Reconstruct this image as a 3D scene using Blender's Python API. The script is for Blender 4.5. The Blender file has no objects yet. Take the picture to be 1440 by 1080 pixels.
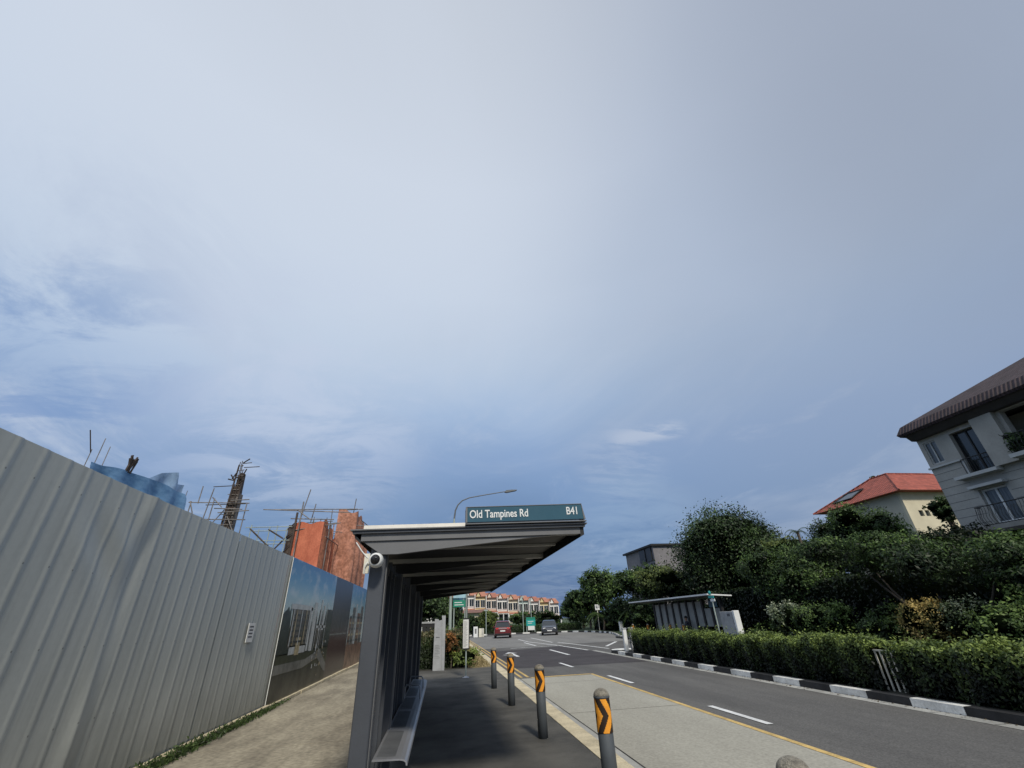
import bpy, math, random
import numpy as np
from mathutils import Vector, Matrix
random.seed(7)
SC = bpy.context.scene
COL = SC.collection
PI = math.pi
R = math.radians

# ------------------------------------------------------------------ helpers
def lin(c):
    return tuple(((v/255.0)/12.92 if v/255.0 <= .04045 else ((v/255.0+.055)/1.055)**2.4) for v in c)

MATS = {}
def mat(name, col, rough=.7, var=.18, scale=3.0, bump=0.0, bscale=40.0, metal=0.0, spec=.5,
        col2=None, stretch=(1, 1, 1), fine=.0, fscale=80.0, coat=0.0, coords='Object', patch=None):
    if name in MATS: return MATS[name]
    m = bpy.data.materials.new(name); m.use_nodes = True
    nt = m.node_tree; N = nt.nodes; L = nt.links; N.clear()
    out = N.new('ShaderNodeOutputMaterial'); b = N.new('ShaderNodeBsdfPrincipled')
    L.new(b.outputs[0], out.inputs[0])
    b.inputs['Roughness'].default_value = rough; b.inputs['Metallic'].default_value = metal
    b.inputs['Specular IOR Level'].default_value = spec
    b.inputs['Coat Weight'].default_value = coat
    tc = N.new('ShaderNodeTexCoord'); mp = N.new('ShaderNodeMapping')
    L.new(tc.outputs[coords], mp.inputs[0]); mp.inputs['Scale'].default_value = stretch
    n1 = N.new('ShaderNodeTexNoise'); n1.inputs['Scale'].default_value = scale
    n1.inputs['Detail'].default_value = 7; n1.inputs['Roughness'].default_value = .65
    L.new(mp.outputs[0], n1.inputs['Vector'])
    mx = N.new('ShaderNodeMix'); mx.data_type = 'RGBA'
    c2 = col2 if col2 else tuple(v*(1-var*1.6) for v in col)
    c1 = col if col2 else tuple(min(1, v*(1+var)) for v in col)
    mx.inputs[6].default_value = (*c1, 1); mx.inputs[7].default_value = (*c2, 1)
    rg = N.new('ShaderNodeMapRange'); rg.inputs[1].default_value = .33; rg.inputs[2].default_value = .67
    L.new(n1.outputs[0], rg.inputs[0]); L.new(rg.outputs[0], mx.inputs[0])
    cur = mx.outputs[2]
    if fine > 0:
        n2 = N.new('ShaderNodeTexNoise'); n2.inputs['Scale'].default_value = fscale; n2.inputs['Detail'].default_value = 3
        L.new(tc.outputs[coords], n2.inputs['Vector'])
        r2 = N.new('ShaderNodeMapRange'); r2.inputs[1].default_value = .3; r2.inputs[2].default_value = .7
        r2.inputs[3].default_value = 1-fine; r2.inputs[4].default_value = 1+fine
        L.new(n2.outputs[0], r2.inputs[0])
        ml = N.new('ShaderNodeVectorMath'); ml.operation = 'SCALE'
        L.new(cur, ml.inputs[0]); L.new(r2.outputs[0], ml.inputs['Scale']); cur = ml.outputs[0]
    L.new(cur, b.inputs['Base Color'])
    rr = N.new('ShaderNodeMapRange'); rr.inputs[3].default_value = max(0, rough-.1); rr.inputs[4].default_value = min(1, rough+.1)
    L.new(n1.outputs[0], rr.inputs[0]); L.new(rr.outputs[0], b.inputs['Roughness'])
    if bump > 0:
        n3 = N.new('ShaderNodeTexNoise'); n3.inputs['Scale'].default_value = bscale; n3.inputs['Detail'].default_value = 5
        L.new(tc.outputs[coords], n3.inputs['Vector'])
        bp = N.new('ShaderNodeBump'); bp.inputs['Strength'].default_value = bump; bp.inputs['Distance'].default_value = .02
        L.new(n3.outputs[0], bp.inputs['Height']); L.new(bp.outputs[0], b.inputs['Normal'])
    MATS[name] = m
    return m

def tilemat(name, col, sy=4.0, sx=3.0):
    m = mat(name, col, .75, .25, 2.0, 0, 20, fine=.12, fscale=9)
    nt = m.node_tree; N = nt.nodes; L = nt.links; b = [n for n in N if n.type == 'BSDF_PRINCIPLED'][0]
    tc = N.new('ShaderNodeTexCoord'); outs = []
    for d, sc, prof in (('Y', sy, 'SIN'), ('X', sx, 'SAW')):
        w = N.new('ShaderNodeTexWave'); w.bands_direction = d; w.wave_profile = prof; w.inputs['Scale'].default_value = sc*.314*1.0; w.inputs['Distortion'].default_value = .15; w.inputs['Detail'].default_value = 1
        L.new(tc.outputs['Object'], w.inputs['Vector']); outs.append(w.outputs['Fac'])
    a = N.new('ShaderNodeMath'); a.operation = 'ADD'; L.new(outs[0], a.inputs[0]); L.new(outs[1], a.inputs[1])
    bp = N.new('ShaderNodeBump'); bp.inputs['Strength'].default_value = 1.0; bp.inputs['Distance'].default_value = .06
    L.new(a.outputs[0], bp.inputs['Height']); L.new(bp.outputs[0], b.inputs['Normal'])
    mr = N.new('ShaderNodeMapRange'); mr.inputs[1].default_value = 0; mr.inputs[2].default_value = 1.6; mr.inputs[3].default_value = .5; mr.inputs[4].default_value = 1.35; L.new(a.outputs[0], mr.inputs[0])
    src = b.inputs['Base Color'].links[0].from_socket; v = N.new('ShaderNodeVectorMath'); v.operation = 'SCALE'; L.new(src, v.inputs[0]); L.new(mr.outputs[0], v.inputs['Scale']); L.new(v.outputs[0], b.inputs['Base Color'])
    return m

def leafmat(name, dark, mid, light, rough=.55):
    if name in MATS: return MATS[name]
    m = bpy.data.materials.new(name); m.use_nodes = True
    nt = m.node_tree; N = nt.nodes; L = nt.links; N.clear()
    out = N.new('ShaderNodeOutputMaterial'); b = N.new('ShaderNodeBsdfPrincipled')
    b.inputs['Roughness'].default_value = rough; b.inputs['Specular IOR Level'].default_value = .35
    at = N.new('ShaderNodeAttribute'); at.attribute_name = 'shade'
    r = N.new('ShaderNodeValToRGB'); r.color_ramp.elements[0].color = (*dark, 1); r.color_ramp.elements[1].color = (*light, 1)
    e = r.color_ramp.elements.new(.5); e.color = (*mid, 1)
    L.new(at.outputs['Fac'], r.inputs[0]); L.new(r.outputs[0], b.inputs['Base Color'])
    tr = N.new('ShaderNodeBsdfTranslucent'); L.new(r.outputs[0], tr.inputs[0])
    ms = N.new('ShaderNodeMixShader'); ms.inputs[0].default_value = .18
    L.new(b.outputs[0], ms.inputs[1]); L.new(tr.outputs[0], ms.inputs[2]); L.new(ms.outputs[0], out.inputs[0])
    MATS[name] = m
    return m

class MB:
    """collects shapes into one mesh"""
    def __init__(s): s.v = []; s.f = []; s.mi = []; s.sm = []; s.mats = []
    def m(s, mt):
        if mt not in s.mats: s.mats.append(mt)
        return s.mats.index(mt)
    def add(s, vs, fs, mt, smooth=False):
        o = len(s.v); i = s.m(mt); s.v += [tuple(v) for v in vs]
        for f in fs: s.f.append(tuple(o+k for k in f)); s.mi.append(i); s.sm.append(smooth)
        return s
    def box(s, x0, x1, y0, y1, z0, z1, mt, M=None):
        vs = [(x, y, z) for x in (x0, x1) for y in (y0, y1) for z in (z0, z1)]
        if M is not None: vs = [tuple(M @ Vector(v)) for v in vs]
        return s.add(vs, [(0, 1, 3, 2), (4, 6, 7, 5), (0, 4, 5, 1), (2, 3, 7, 6), (0, 2, 6, 4), (1, 5, 7, 3)], mt)
    def bbox(s, x0, x1, y0, y1, z0, z1, mt, b=.01):
        """box with chamfered vertical+horizontal edges"""
        vs = []; X = (x0, x1); Y = (y0, y1); Z = (z0, z1)
        import itertools
        pts = []
        for ix, iy, iz in itertools.product((0, 1), repeat=3):
            sx, sy, sz = (1 if ix == 0 else -1), (1 if iy == 0 else -1), (1 if iz == 0 else -1)
            pts += [(X[ix], Y[iy]+sy*b, Z[iz]+sz*b), (X[ix]+sx*b, Y[iy], Z[iz]+sz*b), (X[ix]+sx*b, Y[iy]+sy*b, Z[iz])]
        import bmesh
        bm = bmesh.new(); [bm.verts.new(p) for p in pts]
        r = bmesh.ops.convex_hull(bm, input=bm.verts); bm.verts.ensure_lookup_table(); bm.verts.index_update()
        vs = [tuple(v.co) for v in bm.verts]; fs = [[v.index for v in f.verts] for f in bm.faces]; bm.free()
        return s.add(vs, fs, mt)
    def quad(s, a, b, c, d, mt): return s.add([a, b, c, d], [(0, 1, 2, 3)], mt)
    def poly(s, pts, mt): return s.add(pts, [tuple(range(len(pts)))], mt)
    def prism(s, pts, axis, a, b, mt):
        """polygon pts (2d) extruded along axis from a to b"""
        def P(p, t):
            return {'x': (t, p[0], p[1]), 'y': (p[0], t, p[1]), 'z': (p[0], p[1], t)}[axis]
        n = len(pts); vs = [P(p, a) for p in pts]+[P(p, b) for p in pts]
        fs = [tuple(range(n)), tuple(range(2*n-1, n-1, -1))]+[(i, (i+1) % n, n+(i+1) % n, n+i) for i in range(n)]
        return s.add(vs, fs, mt)
    def tube(s, pts, r, mt, n=8, caps=True, smooth=True):
        pts = [Vector(p) for p in pts]; rs = r if isinstance(r, (list, tuple)) else [r]*len(pts)
        vs = []; fs = []; up = None
        for i, p in enumerate(pts):
            t = (pts[min(i+1, len(pts)-1)]-pts[max(i-1, 0)]).normalized()
            if up is None:
                up = Vector((0, 0, 1)) if abs(t.z) < .9 else Vector((1, 0, 0))
            u = (up-t*up.dot(t)).normalized(); w = t.cross(u); up = u
            for k in range(n):
                a = 2*PI*k/n; vs.append(tuple(p+(u*math.cos(a)+w*math.sin(a))*rs[i]))
        for i in range(len(pts)-1):
            for k in range(n):
                fs.append((i*n+k, i*n+(k+1) % n, (i+1)*n+(k+1) % n, (i+1)*n+k))
        s.add(vs, fs, mt, smooth)
        if caps:
            o = len(vs); s.add(vs[:n], [tuple(range(n-1, -1, -1))], mt); s.add(vs[-n:], [tuple(range(n))], mt)
        return s
    def lathe(s, prof, mt, c=(0, 0, 0), n=24, smooth=True, axis='z'):
        vs = []; fs = []
        for (r, z) in prof:
            for k in range(n):
                a = 2*PI*k/n
                p = (r*math.cos(a), r*math.sin(a), z)
                if axis == 'x': p = (z, p[0], p[1])
                if axis == 'y': p = (p[0], z, p[1])
                vs.append((c[0]+p[0], c[1]+p[1], c[2]+p[2]))
        for i in range(len(prof)-1):
            for k in range(n):
                fs.append((i*n+k, i*n+(k+1) % n, (i+1)*n+(k+1) % n, (i+1)*n+k))
        fs.append(tuple(range(n-1, -1, -1))); fs.append(tuple(range((len(prof)-1)*n, len(prof)*n)))
        return s.add(vs, fs, mt, smooth)

def worldloc(p):
    v = Vector((0, 0, 0))
    while p is not None: v += p.location; p = p.parent
    return v
def obj(name, mb, parent=None, local=False, label=None):
    """links a mesh; vertices are given in world space unless local"""
    me = bpy.data.meshes.new(name)
    off = Vector((0, 0, 0)) if (local or parent is None) else worldloc(parent)
    me.from_pydata([(v[0]-off.x, v[1]-off.y, v[2]-off.z) for v in mb.v], [], mb.f)
    for m_ in mb.mats: me.materials.append(m_)
    me.polygons.foreach_set('material_index', mb.mi); me.polygons.foreach_set('use_smooth', mb.sm)
    me.update()
    o = bpy.data.objects.new(name, me); COL.objects.link(o)
    if parent is not None: o.parent = parent
    if label: o['label'] = label
    return o
def tag(o, label, cat, group=None, kind=None):
    if label: o['label'] = label
    if cat: o['category'] = cat
    if group: o['group'] = group
    if kind: o['kind'] = kind
    return o
def thing(name, label, cat, loc=(0, 0, 0), group=None):
    o = bpy.data.objects.new(name, None); COL.objects.link(o); o.location = loc
    o.empty_display_size = .2
    return tag(o, label, cat, group)
def struct(name, mb):
    o = obj(name, mb); o['kind'] = 'structure'; return o
def copy_tree(o, loc, rz=None, label=None, parent=None):
    c = o.copy(); COL.objects.link(c); c.parent = parent
    if parent is None:
        c.location = loc
        if rz is not None: c.rotation_euler = (0, 0, rz)
        if label: c['label'] = label
    for ch in o.children: copy_tree(ch, None, parent=c)
    return c

# ---- foliage
def leafmesh(name, C, Nrm, size, shade, mt, parent, core=None, aspect=.5, seed=0, droop=.0):
    """C (n,3) centres in world, Nrm (n,3) normals, one quad leaf each, folded"""
    rng = np.random.default_rng(seed); n = len(C)
    Nrm = Nrm/np.maximum(np.linalg.norm(Nrm, axis=1, keepdims=True), 1e-6)
    t = rng.normal(size=(n, 3)); t[:, 2] -= droop; t -= Nrm*(t*Nrm).sum(1, keepdims=True); t /= np.maximum(np.linalg.norm(t, axis=1, keepdims=True), 1e-6)
    b = np.cross(Nrm, t); s = (size*rng.uniform(.6, 1.35, n))[:, None]
    p0 = C-t*s*.5; p1 = C+b*s*aspect*.5+Nrm*s*.06; p2 = C+t*s*.5; p3 = C-b*s*aspect*.5+Nrm*s*.06
    V = np.stack([p0, p1, p2, p3], 1).reshape(-1, 3)
    off = np.array(worldloc(parent)) if parent is not None else np.zeros(3)
    vs0 = []; fs0 = []
    nv = len(V); cv = np.array(core.v) if core and core.v else np.zeros((0, 3)); cf = core.f if core else []
    allv = np.concatenate([V, cv])-off
    me = bpy.data.meshes.new(name)
    me.vertices.add(len(allv)); me.vertices.foreach_set('co', allv.astype(np.float32).ravel())
    loops = list(range(nv)); starts = list(range(0, nv, 4)); tot = [4]*n
    k = nv
    for f in cf:
        starts.append(len(loops)); tot.append(len(f)); loops += [nv+i for i in f]
    me.loops.add(len(loops)); me.loops.foreach_set('vertex_index', loops)
    me.polygons.add(len(starts)); me.polygons.foreach_set('loop_start', starts); me.polygons.foreach_set('loop_total', tot)
    a = me.attributes.new('shade', 'FLOAT', 'POINT')
    sh = np.concatenate([np.repeat(shade, 4), np.zeros(len(cv))])
    a.data.foreach_set('value', sh.astype(np.float32))
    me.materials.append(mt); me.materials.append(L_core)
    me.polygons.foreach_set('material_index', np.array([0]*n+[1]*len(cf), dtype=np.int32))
    me.update(calc_edges=True); me.validate()
    o = bpy.data.objects.new(name, me); COL.objects.link(o)
    if parent is not None: o.parent = parent
    return o

def ico(c, r, seed, amp=.2, sub=3):
    import bmesh
    bm = bmesh.new(); bmesh.ops.create_icosphere(bm, subdivisions=sub, radius=1)
    from mathutils import noise
    mb = MB(); vs = []
    for v in bm.verts:
        k = 1+amp*noise.noise(v.co*1.8+Vector((seed, seed*2, 3)))*2
        vs.append((c[0]+v.co.x*r[0]*k, c[1]+v.co.y*r[1]*k, c[2]+v.co.z*r[2]*k))
    bm.verts.index_update(); fs = [tuple(v.index for v in f.verts) for f in bm.faces]; bm.free()
    return vs, fs

def crown(name, lobes, n, size, mt, parent, seed=1, clump=.16, per=42, coref=.6, aspect=.5, lightbias=0.0, droop=0.0):
    """lobes: list of (cx,cy,cz,rx,ry,rz). leaves in clumps over the lobes."""
    rng = np.random.default_rng(seed); L = np.array(lobes, float)
    w = (L[:, 3]*L[:, 4]+L[:, 3]*L[:, 5]+L[:, 4]*L[:, 5]); w = w/w.sum()
    nc = max(8, n//per)
    li = rng.choice(len(L), nc, p=w)
    d = rng.normal(size=(nc, 3)); d /= np.linalg.norm(d, axis=1, keepdims=True)
    rad = rng.uniform(.72, 1.0, nc)[:, None]
    cc = L[li, :3]+d*L[li, 3:6]*rad
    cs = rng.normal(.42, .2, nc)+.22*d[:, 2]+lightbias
    # leaves
    k = rng.integers(0, nc, n)
    rr = L[li[k], 3:6]
    off = np.clip(rng.normal(size=(n, 3)), -1.7, 1.7)*rr*clump*rng.uniform(.6, 1.3, (n, 1))
    C = cc[k]+off
    out = d[k]+rng.normal(size=(n, 3))*.75; out[:, 2] += .25
    lob_t = rng.normal(0, .10, len(L))
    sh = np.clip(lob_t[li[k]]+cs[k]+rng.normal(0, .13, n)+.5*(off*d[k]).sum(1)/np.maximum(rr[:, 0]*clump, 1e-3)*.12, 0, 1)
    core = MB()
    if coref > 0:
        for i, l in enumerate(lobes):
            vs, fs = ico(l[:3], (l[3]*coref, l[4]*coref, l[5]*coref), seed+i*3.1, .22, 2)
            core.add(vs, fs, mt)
    return leafmesh(name, C, out, size, sh, mt, parent, core, aspect, seed+5, droop)

# ------------------------------------------------------------------ materials
M_asph = mat('asphalt', (.135, .13, .122), .92, .14, .9, .3, 110, col2=(.088, .085, .082), stretch=(1, .16, 1), fine=.3, fscale=45, spec=.3)
M_asph_dark = mat('fresh asphalt', (.058, .052, .054), .9, .15, .8, .25, 120, fine=.25, fscale=60, spec=.3)
M_bay = mat('bus bay concrete', (.37, .355, .30), .9, .16, .8, .2, 60, col2=(.31, .295, .25), stretch=(1, .3, 1), fine=.16, fscale=30, spec=.3)
M_gutter = mat('gutter concrete', (.36, .355, .33), .9, .2, 1.2, .2, 50, fine=.12)
M_pave = mat('pavement asphalt', (.125, .12, .108), .93, .2, 1.1, .3, 90, col2=(.055, .054, .051), fine=.25, fscale=70, spec=.25)
M_conc = mat('worn concrete', (.41, .365, .275), .93, .2, .8, .3, 45, col2=(.15, .13, .1), stretch=(1.4, .45, 1), fine=.25, fscale=14, spec=.25)
M_kerb = mat('kerb concrete', (.58, .50, .34), .9, .18, 2.5, .25, 60, fine=.15, fscale=50)
M_kw = mat('kerb white paint', (.78, .77, .73), .7, .2, 3, .15, 60, fine=.12, fscale=30)
M_kb = mat('kerb black paint', (.025, .025, .027), .7, .3, 4, .15, 60, fine=.2)
M_dirt = mat('gutter dirt', (.045, .042, .036), .95, .4, 5)
M_line = mat('white road paint', (.7, .7, .69), .75, .15, 5, .1, 60, fine=.16, fscale=45)
M_yel = mat('yellow road paint', (.58, .40, .14), .75, .22, 4, .1, 60, fine=.2, fscale=45)
M_grass = mat('grass ground', (.05, .075, .025), .95, .3, 1.2, .6, 30, fine=.4, fscale=40)
M_drygrass = mat('dry grass', (.21, .165, .08), .95, .3, 2.5, .6, 30, fine=.4, fscale=40)
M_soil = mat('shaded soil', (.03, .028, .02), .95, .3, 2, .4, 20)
M_hoard = mat('hoarding grey paint', (.47, .485, .455), .4, .07, .55, .02, 20, spec=.5, col2=(.385, .40, .375), stretch=(1, 1, .35), fine=.03, fscale=18)
def weather(m, amt=.35, zt=.7):
    nt = m.node_tree; N = nt.nodes; L = nt.links; b = [n for n in N if n.type == 'BSDF_PRINCIPLED'][0]
    tc = N.new('ShaderNodeTexCoord'); mp = N.new('ShaderNodeMapping'); mp.inputs['Scale'].default_value = (9, 9, .5); L.new(tc.outputs['Object'], mp.inputs[0])
    n = N.new('ShaderNodeTexNoise'); n.inputs['Scale'].default_value = 1; n.inputs['Detail'].default_value = 5; L.new(mp.outputs[0], n.inputs['Vector'])
    r1 = N.new('ShaderNodeMapRange'); r1.inputs[1].default_value = .52; r1.inputs[2].default_value = .8; r1.inputs[3].default_value = 1; r1.inputs[4].default_value = 1-amt*.6; L.new(n.outputs[0], r1.inputs[0])
    sp = N.new('ShaderNodeSeparateXYZ'); L.new(tc.outputs['Object'], sp.inputs[0])
    n2 = N.new('ShaderNodeTexNoise'); n2.inputs['Scale'].default_value = 2.5; n2.inputs['Detail'].default_value = 6; L.new(tc.outputs['Object'], n2.inputs['Vector'])
    a = N.new('ShaderNodeMath'); a.operation = 'MULTIPLY_ADD'; L.new(n2.outputs[0], a.inputs[0]); a.inputs[1].default_value = -.8; L.new(sp.outputs[2], a.inputs[2])
    r2 = N.new('ShaderNodeMapRange'); r2.inputs[1].default_value = -.45; r2.inputs[2].default_value = zt-.3; r2.inputs[3].default_value = 1-amt; r2.inputs[4].default_value = 1; L.new(a.outputs[0], r2.inputs[0])
    mu = N.new('ShaderNodeMath'); mu.operation = 'MULTIPLY'; L.new(r1.outputs[0], mu.inputs[0]); L.new(r2.outputs[0], mu.inputs[1])
    src = b.inputs['Base Color'].links[0].from_socket; v = N.new('ShaderNodeVectorMath'); v.operation = 'SCALE'; L.new(src, v.inputs[0]); 
    # fixing screws: small dark dots on a regular grid
    def M_(op, a, c=None):
        q = N.new('ShaderNodeMath'); q.operation = op
        for i_, v_ in enumerate((a, c)):
            if v_ is None: continue
            if isinstance(v_, (int, float)): q.inputs[i_].default_value = v_
            else: L.new(v_, q.inputs[i_])
        return q.outputs[0]
    fy = M_('MULTIPLY', M_('SUBTRACT', M_('FRACT', M_('DIVIDE', M_('ADD', sp.outputs[1], 14.2-.26+.155), .31)), .5), .31)
    fz = M_('MULTIPLY', M_('SUBTRACT', M_('FRACT', M_('DIVIDE', M_('ADD', sp.outputs[2], .33), .72)), .5), .72)
    dd = M_('SQRT', M_('ADD', M_('MULTIPLY', fy, fy), M_('MULTIPLY', fz, fz)))
    r3 = N.new('ShaderNodeMapRange'); r3.inputs[1].default_value = .006; r3.inputs[2].default_value = .012; r3.inputs[3].default_value = .45; r3.inputs[4].default_value = 1; L.new(dd, r3.inputs[0])
    L.new(M_('MULTIPLY', mu.outputs[0], r3.outputs[0]), v.inputs['Scale']); L.new(v.outputs[0], b.inputs['Base Color'])
weather(M_hoard)
M_steel = mat('shelter grey paint', (.062, .068, .08), .45, .12, 1.5, .05, 60, spec=.5)
M_rib = mat('shelter rib paint', (.36, .355, .34), .5, .1, 1.5)
M_steel_l = mat('shelter light grey paint', (.15, .152, .158), .5, .12, 1.5, .03, 60)
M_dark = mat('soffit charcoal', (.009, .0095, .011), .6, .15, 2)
M_cap = mat('roof edge metal', (.82, .78, .7), .45, .12, 3, metal=.1)
M_sign = mat('teal sign face', (.018, .075, .115), .35, .12, 2, spec=.5, col2=(.024, .09, .13))
M_white = mat('white paint', (.72, .73, .72), .5, .05, 3)
M_cream = mat('cream paint', (.68, .65, .55), .6, .08, 3)
M_black = mat('black plastic', (.012, .012, .014), .4, .1, 3)
M_alu = mat('brushed aluminium', (.42, .43, .46), .42, .12, 4, metal=.55, stretch=(1, .1, 1))
M_alu_d = mat('perforated seat metal', (.2, .21, .225), .5, .15, 4, metal=.4)
M_slab = mat('precast slab', (.34, .35, .36), .85, .12, 3, .4, 55, fine=.12)
M_peb = mat('pebble wash', (.36, .33, .27), .9, .2, 30, .9, 140, col2=(.16, .145, .12), fine=.35, fscale=120)
M_post = mat('bollard grey paint', (.075, .085, .095), .55, .15, 3, .05, 60)
M_or = mat('orange reflective film', (.95, .40, .035), .4, .05, 14, col2=(.68, .25, .03), fine=.08)
M_cb = mat('black film', (.03, .018, .012), .4, .1, 3)
M_pole = mat('galvanised pole', (.36, .42, .39), .55, .1, 3, metal=.2)
M_lampm = mat('lamp head metal', (.12, .13, .14), .5, .1, 3)
M_teal = mat('teal enamel', (.02, .33, .31), .4, .05, 3)
M_green = mat('road sign green', (.02, .22, .14), .4, .08, 3)
M_blue2 = mat('sign pale blue', (.35, .55, .62), .4, .08, 3)
M_paper = mat('notice paper', (.66, .66, .64), .7, .06, 8)
M_ink = mat('notice ink', (.1, .1, .11), .7, .06, 8)
M_glass = mat('dark window glass', (.02, .026, .03), .12, .3, .8, spec=.8)
M_bark = mat('bark', (.11, .09, .07), .9, .3, 4, .5, 25, stretch=(1, 1, .3))
M_bark_p = mat('pale bark', (.2, .18, .15), .9, .3, 4, .4, 25)
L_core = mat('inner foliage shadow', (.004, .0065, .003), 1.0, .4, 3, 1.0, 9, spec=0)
L_dark = leafmat('deep green leaves', (.007, .013, .006), (.028, .052, .018), (.085, .145, .04))
L_deep = leafmat('deep shade leaves', (.003, .005, .003), (.010, .018, .007), (.035, .06, .018))  # near-black leaf greens: the shade under the canopy is put into the colour
L_mid = leafmat('mid green leaves', (.010, .019, .007), (.042, .078, .021), (.13, .21, .05))
L_hedge = leafmat('hedge leaves', (.005, .009, .005), (.045, .075, .018), (.24, .31, .075))
L_olive = leafmat('olive leaves', (.02, .03, .01), (.07, .098, .026), (.17, .21, .055))
L_pale = leafmat('variegated leaves', (.015, .025, .012), (.08, .12, .05), (.42, .46, .33))
L_crot = leafmat('croton leaves', (.03, .04, .012), (.22, .09, .03), (.62, .3, .08))
L_crot_y = leafmat('yellow flower leaves', (.02, .035, .010), (.10, .10, .03), (.6, .45, .16))
L_flow = leafmat('hedge with pink flowers', (.01, .018, .007), (.035, .058, .016), (.2, .17, .09))
L_weed = leafmat('weed leaves', (.015, .025, .008), (.04, .07, .02), (.1, .15, .05))

# ------------------------------------------------------------------ the ground
g = MB()
g.quad((-900, -300, -.18), (1200, -300, -.18), (1200, 1800, -.18), (-900, 1800, -.18), M_grass)
struct('ground', g)
RZ = -.12
r = MB()
r.poly([(2.24, -8, RZ), (14.3, -8, RZ), (14.3, 36, RZ), (21, 44, RZ), (21, 64, RZ), (12, 66.5, RZ), (-30, 66.5, RZ), (-30, 57, RZ), (2.6, 55, RZ), (2.45, 30, RZ)], M_asph)
struct('road', r)
r = MB(); z = RZ+.004
# concrete bus bay with joints
ys = [-8, -3.6, 1.0, 5.6, 10.3, 14.9, 16.35]
for a, b in zip(ys[:-1], ys[1:]): r.quad((2.56, a+.012, z), (4.94, a+.012, z), (4.94, b-.012, z), (2.56, b-.012, z), M_bay)
struct('bus_bay', r)
r = MB(); r.poly([(2.95, 19.7, z), (8.25, 19.4, z), (8.3, 32.8, z), (4.6, 31.2, z), (3.0, 30.8, z)], M_asph_dark)
struct('asphalt_patch', r)
r = MB(); r.poly([(2.7, 33.9, z+.001), (14.2, 35.2, z+.001), (16.5, 45.6, z+.001), (17.7, 50.2, z+.001), (17.9, 55, z+.001), (17.3, 58.8, z+.001), (16, 61.7, z+.001), (2.75, 58, z+.001)], mat('pale worn asphalt', (.22, .215, .2), .92, .14, .5, .2, 90, col2=(.155, .15, .145), stretch=(1, .3, 1), fine=.2, fscale=30)); struct('worn_asphalt', r)
r = MB()
r.quad((2.24, -8, z+.001), (2.54, -8, z+.001), (2.54, 16.35, z+.001), (2.24, 16.35, z+.001), M_gutter)
for a in range(-8, 27):
    r.quad((8.30, a+.01, z+.001), (8.56, a+.01, z+.001), (8.56, a+.99, z+.001), (8.30, a+.99, z+.001), M_gutter)
r.quad((2.255, -8, z+.005), (2.335, -8, z+.005), (2.325, 16.35, z+.005), (2.255, 16.35, z+.005), M_dirt)
r.quad((2.53, -8, z+.005), (2.56, -8, z+.005), (2.56, 16.35, z+.005), (2.545, 16.35, z+.005), M_dirt)
struct('gutter', r)
# markings
r = MB(); zz = z+.004
r.quad((4.97, -8, zz), (5.07, -8, zz), (5.02, 16.5, zz), (4.92, 16.5, zz), M_yel)
r.quad((2.95, 16.36, zz), (4.92, 16.40, zz), (4.92, 16.56, zz), (2.90, 16.54, zz), M_yel)
for x in (2.60, 2.82):
    for a in np.arange(16.6, 55, 2.0): r.quad((x, a, zz), (x+.09, a, zz), (x+.09, a+2.0, zz), (x, a+2.0, zz), M_yel)
struct('yellow_road_marking', r)
r = MB(); zz2 = zz+.002
def ln(x0, y0, x1, y1, w=.12, m=M_line, zt=None):
    d = Vector((x1-x0, y1-y0, 0)).normalized(); p = Vector((-d.y, d.x, 0))*w/2; q = zt if zt else zz2
    r.quad((x0-p.x, y0-p.y, q), (x1-p.x, y1-p.y, q), (x1+p.x, y1+p.y, q), (x0+p.x, y0+p.y, q), m)
for a, b, x in ((-1.5, .4, 5.4), (3.0, 4.8, 5.4), (8.15, 9.95, 5.40), (13.75, 15.7, 5.30), (18.9, 20.9, 5.0)): ln(x, a, x-.02, b)
ln(6.45, 24.9, 6.5, 29.6, .16); ln(6.6, 34.5, 6.7, 40, .14)
ln(8.25, 27.5, 8.0, 33.5, .14); ln(8.0, 33.5, 7.2, 41, .14); ln(9.6, 27.8, 9.0, 38, .14); ln(10.2, 30, 12.5, 34.5, .2)
ln(4.6, 33.0, 8.0, 33.6, .22); ln(7.2, 41, 7.3, 47, .12); ln(8.6, 38, 8.9, 49, .12)
# turn arrow
ln(3.95, 25.6, 3.95, 28.2, .18); r.poly([(3.6, 28.2, zz2), (4.3, 28.2, zz2), (3.95, 29.3, zz2)], M_line)
ln(3.95, 26.6, 3.4, 27.3, .16, zt=zz2+.002)
struct('white_road_marking', r)
# left pavement
r = MB(); r.box(-.8, 2.0, -8, 19.5, -.2, 0, M_pave); struct('pavement', r)
r = MB()
for a in np.arange(-8, 46, 2.4): r.box(-3.74, -.81, a+.008, a+2.392, -.2, .002, M_conc)
r.box(-3.745, -.805, -8, 46, -.2, -.015, M_dirt)
struct('footpath', r)
r = MB()
for i, a in enumerate(np.arange(-8, 56, .9)): r.box(2.003, 2.24+.0035*max(0, a), a+.006, a+.894, -.2, .006, M_kerb)
struct('kerb', r)
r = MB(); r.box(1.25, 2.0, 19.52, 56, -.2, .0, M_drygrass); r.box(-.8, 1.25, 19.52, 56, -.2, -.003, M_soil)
struct('verge', r)
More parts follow.
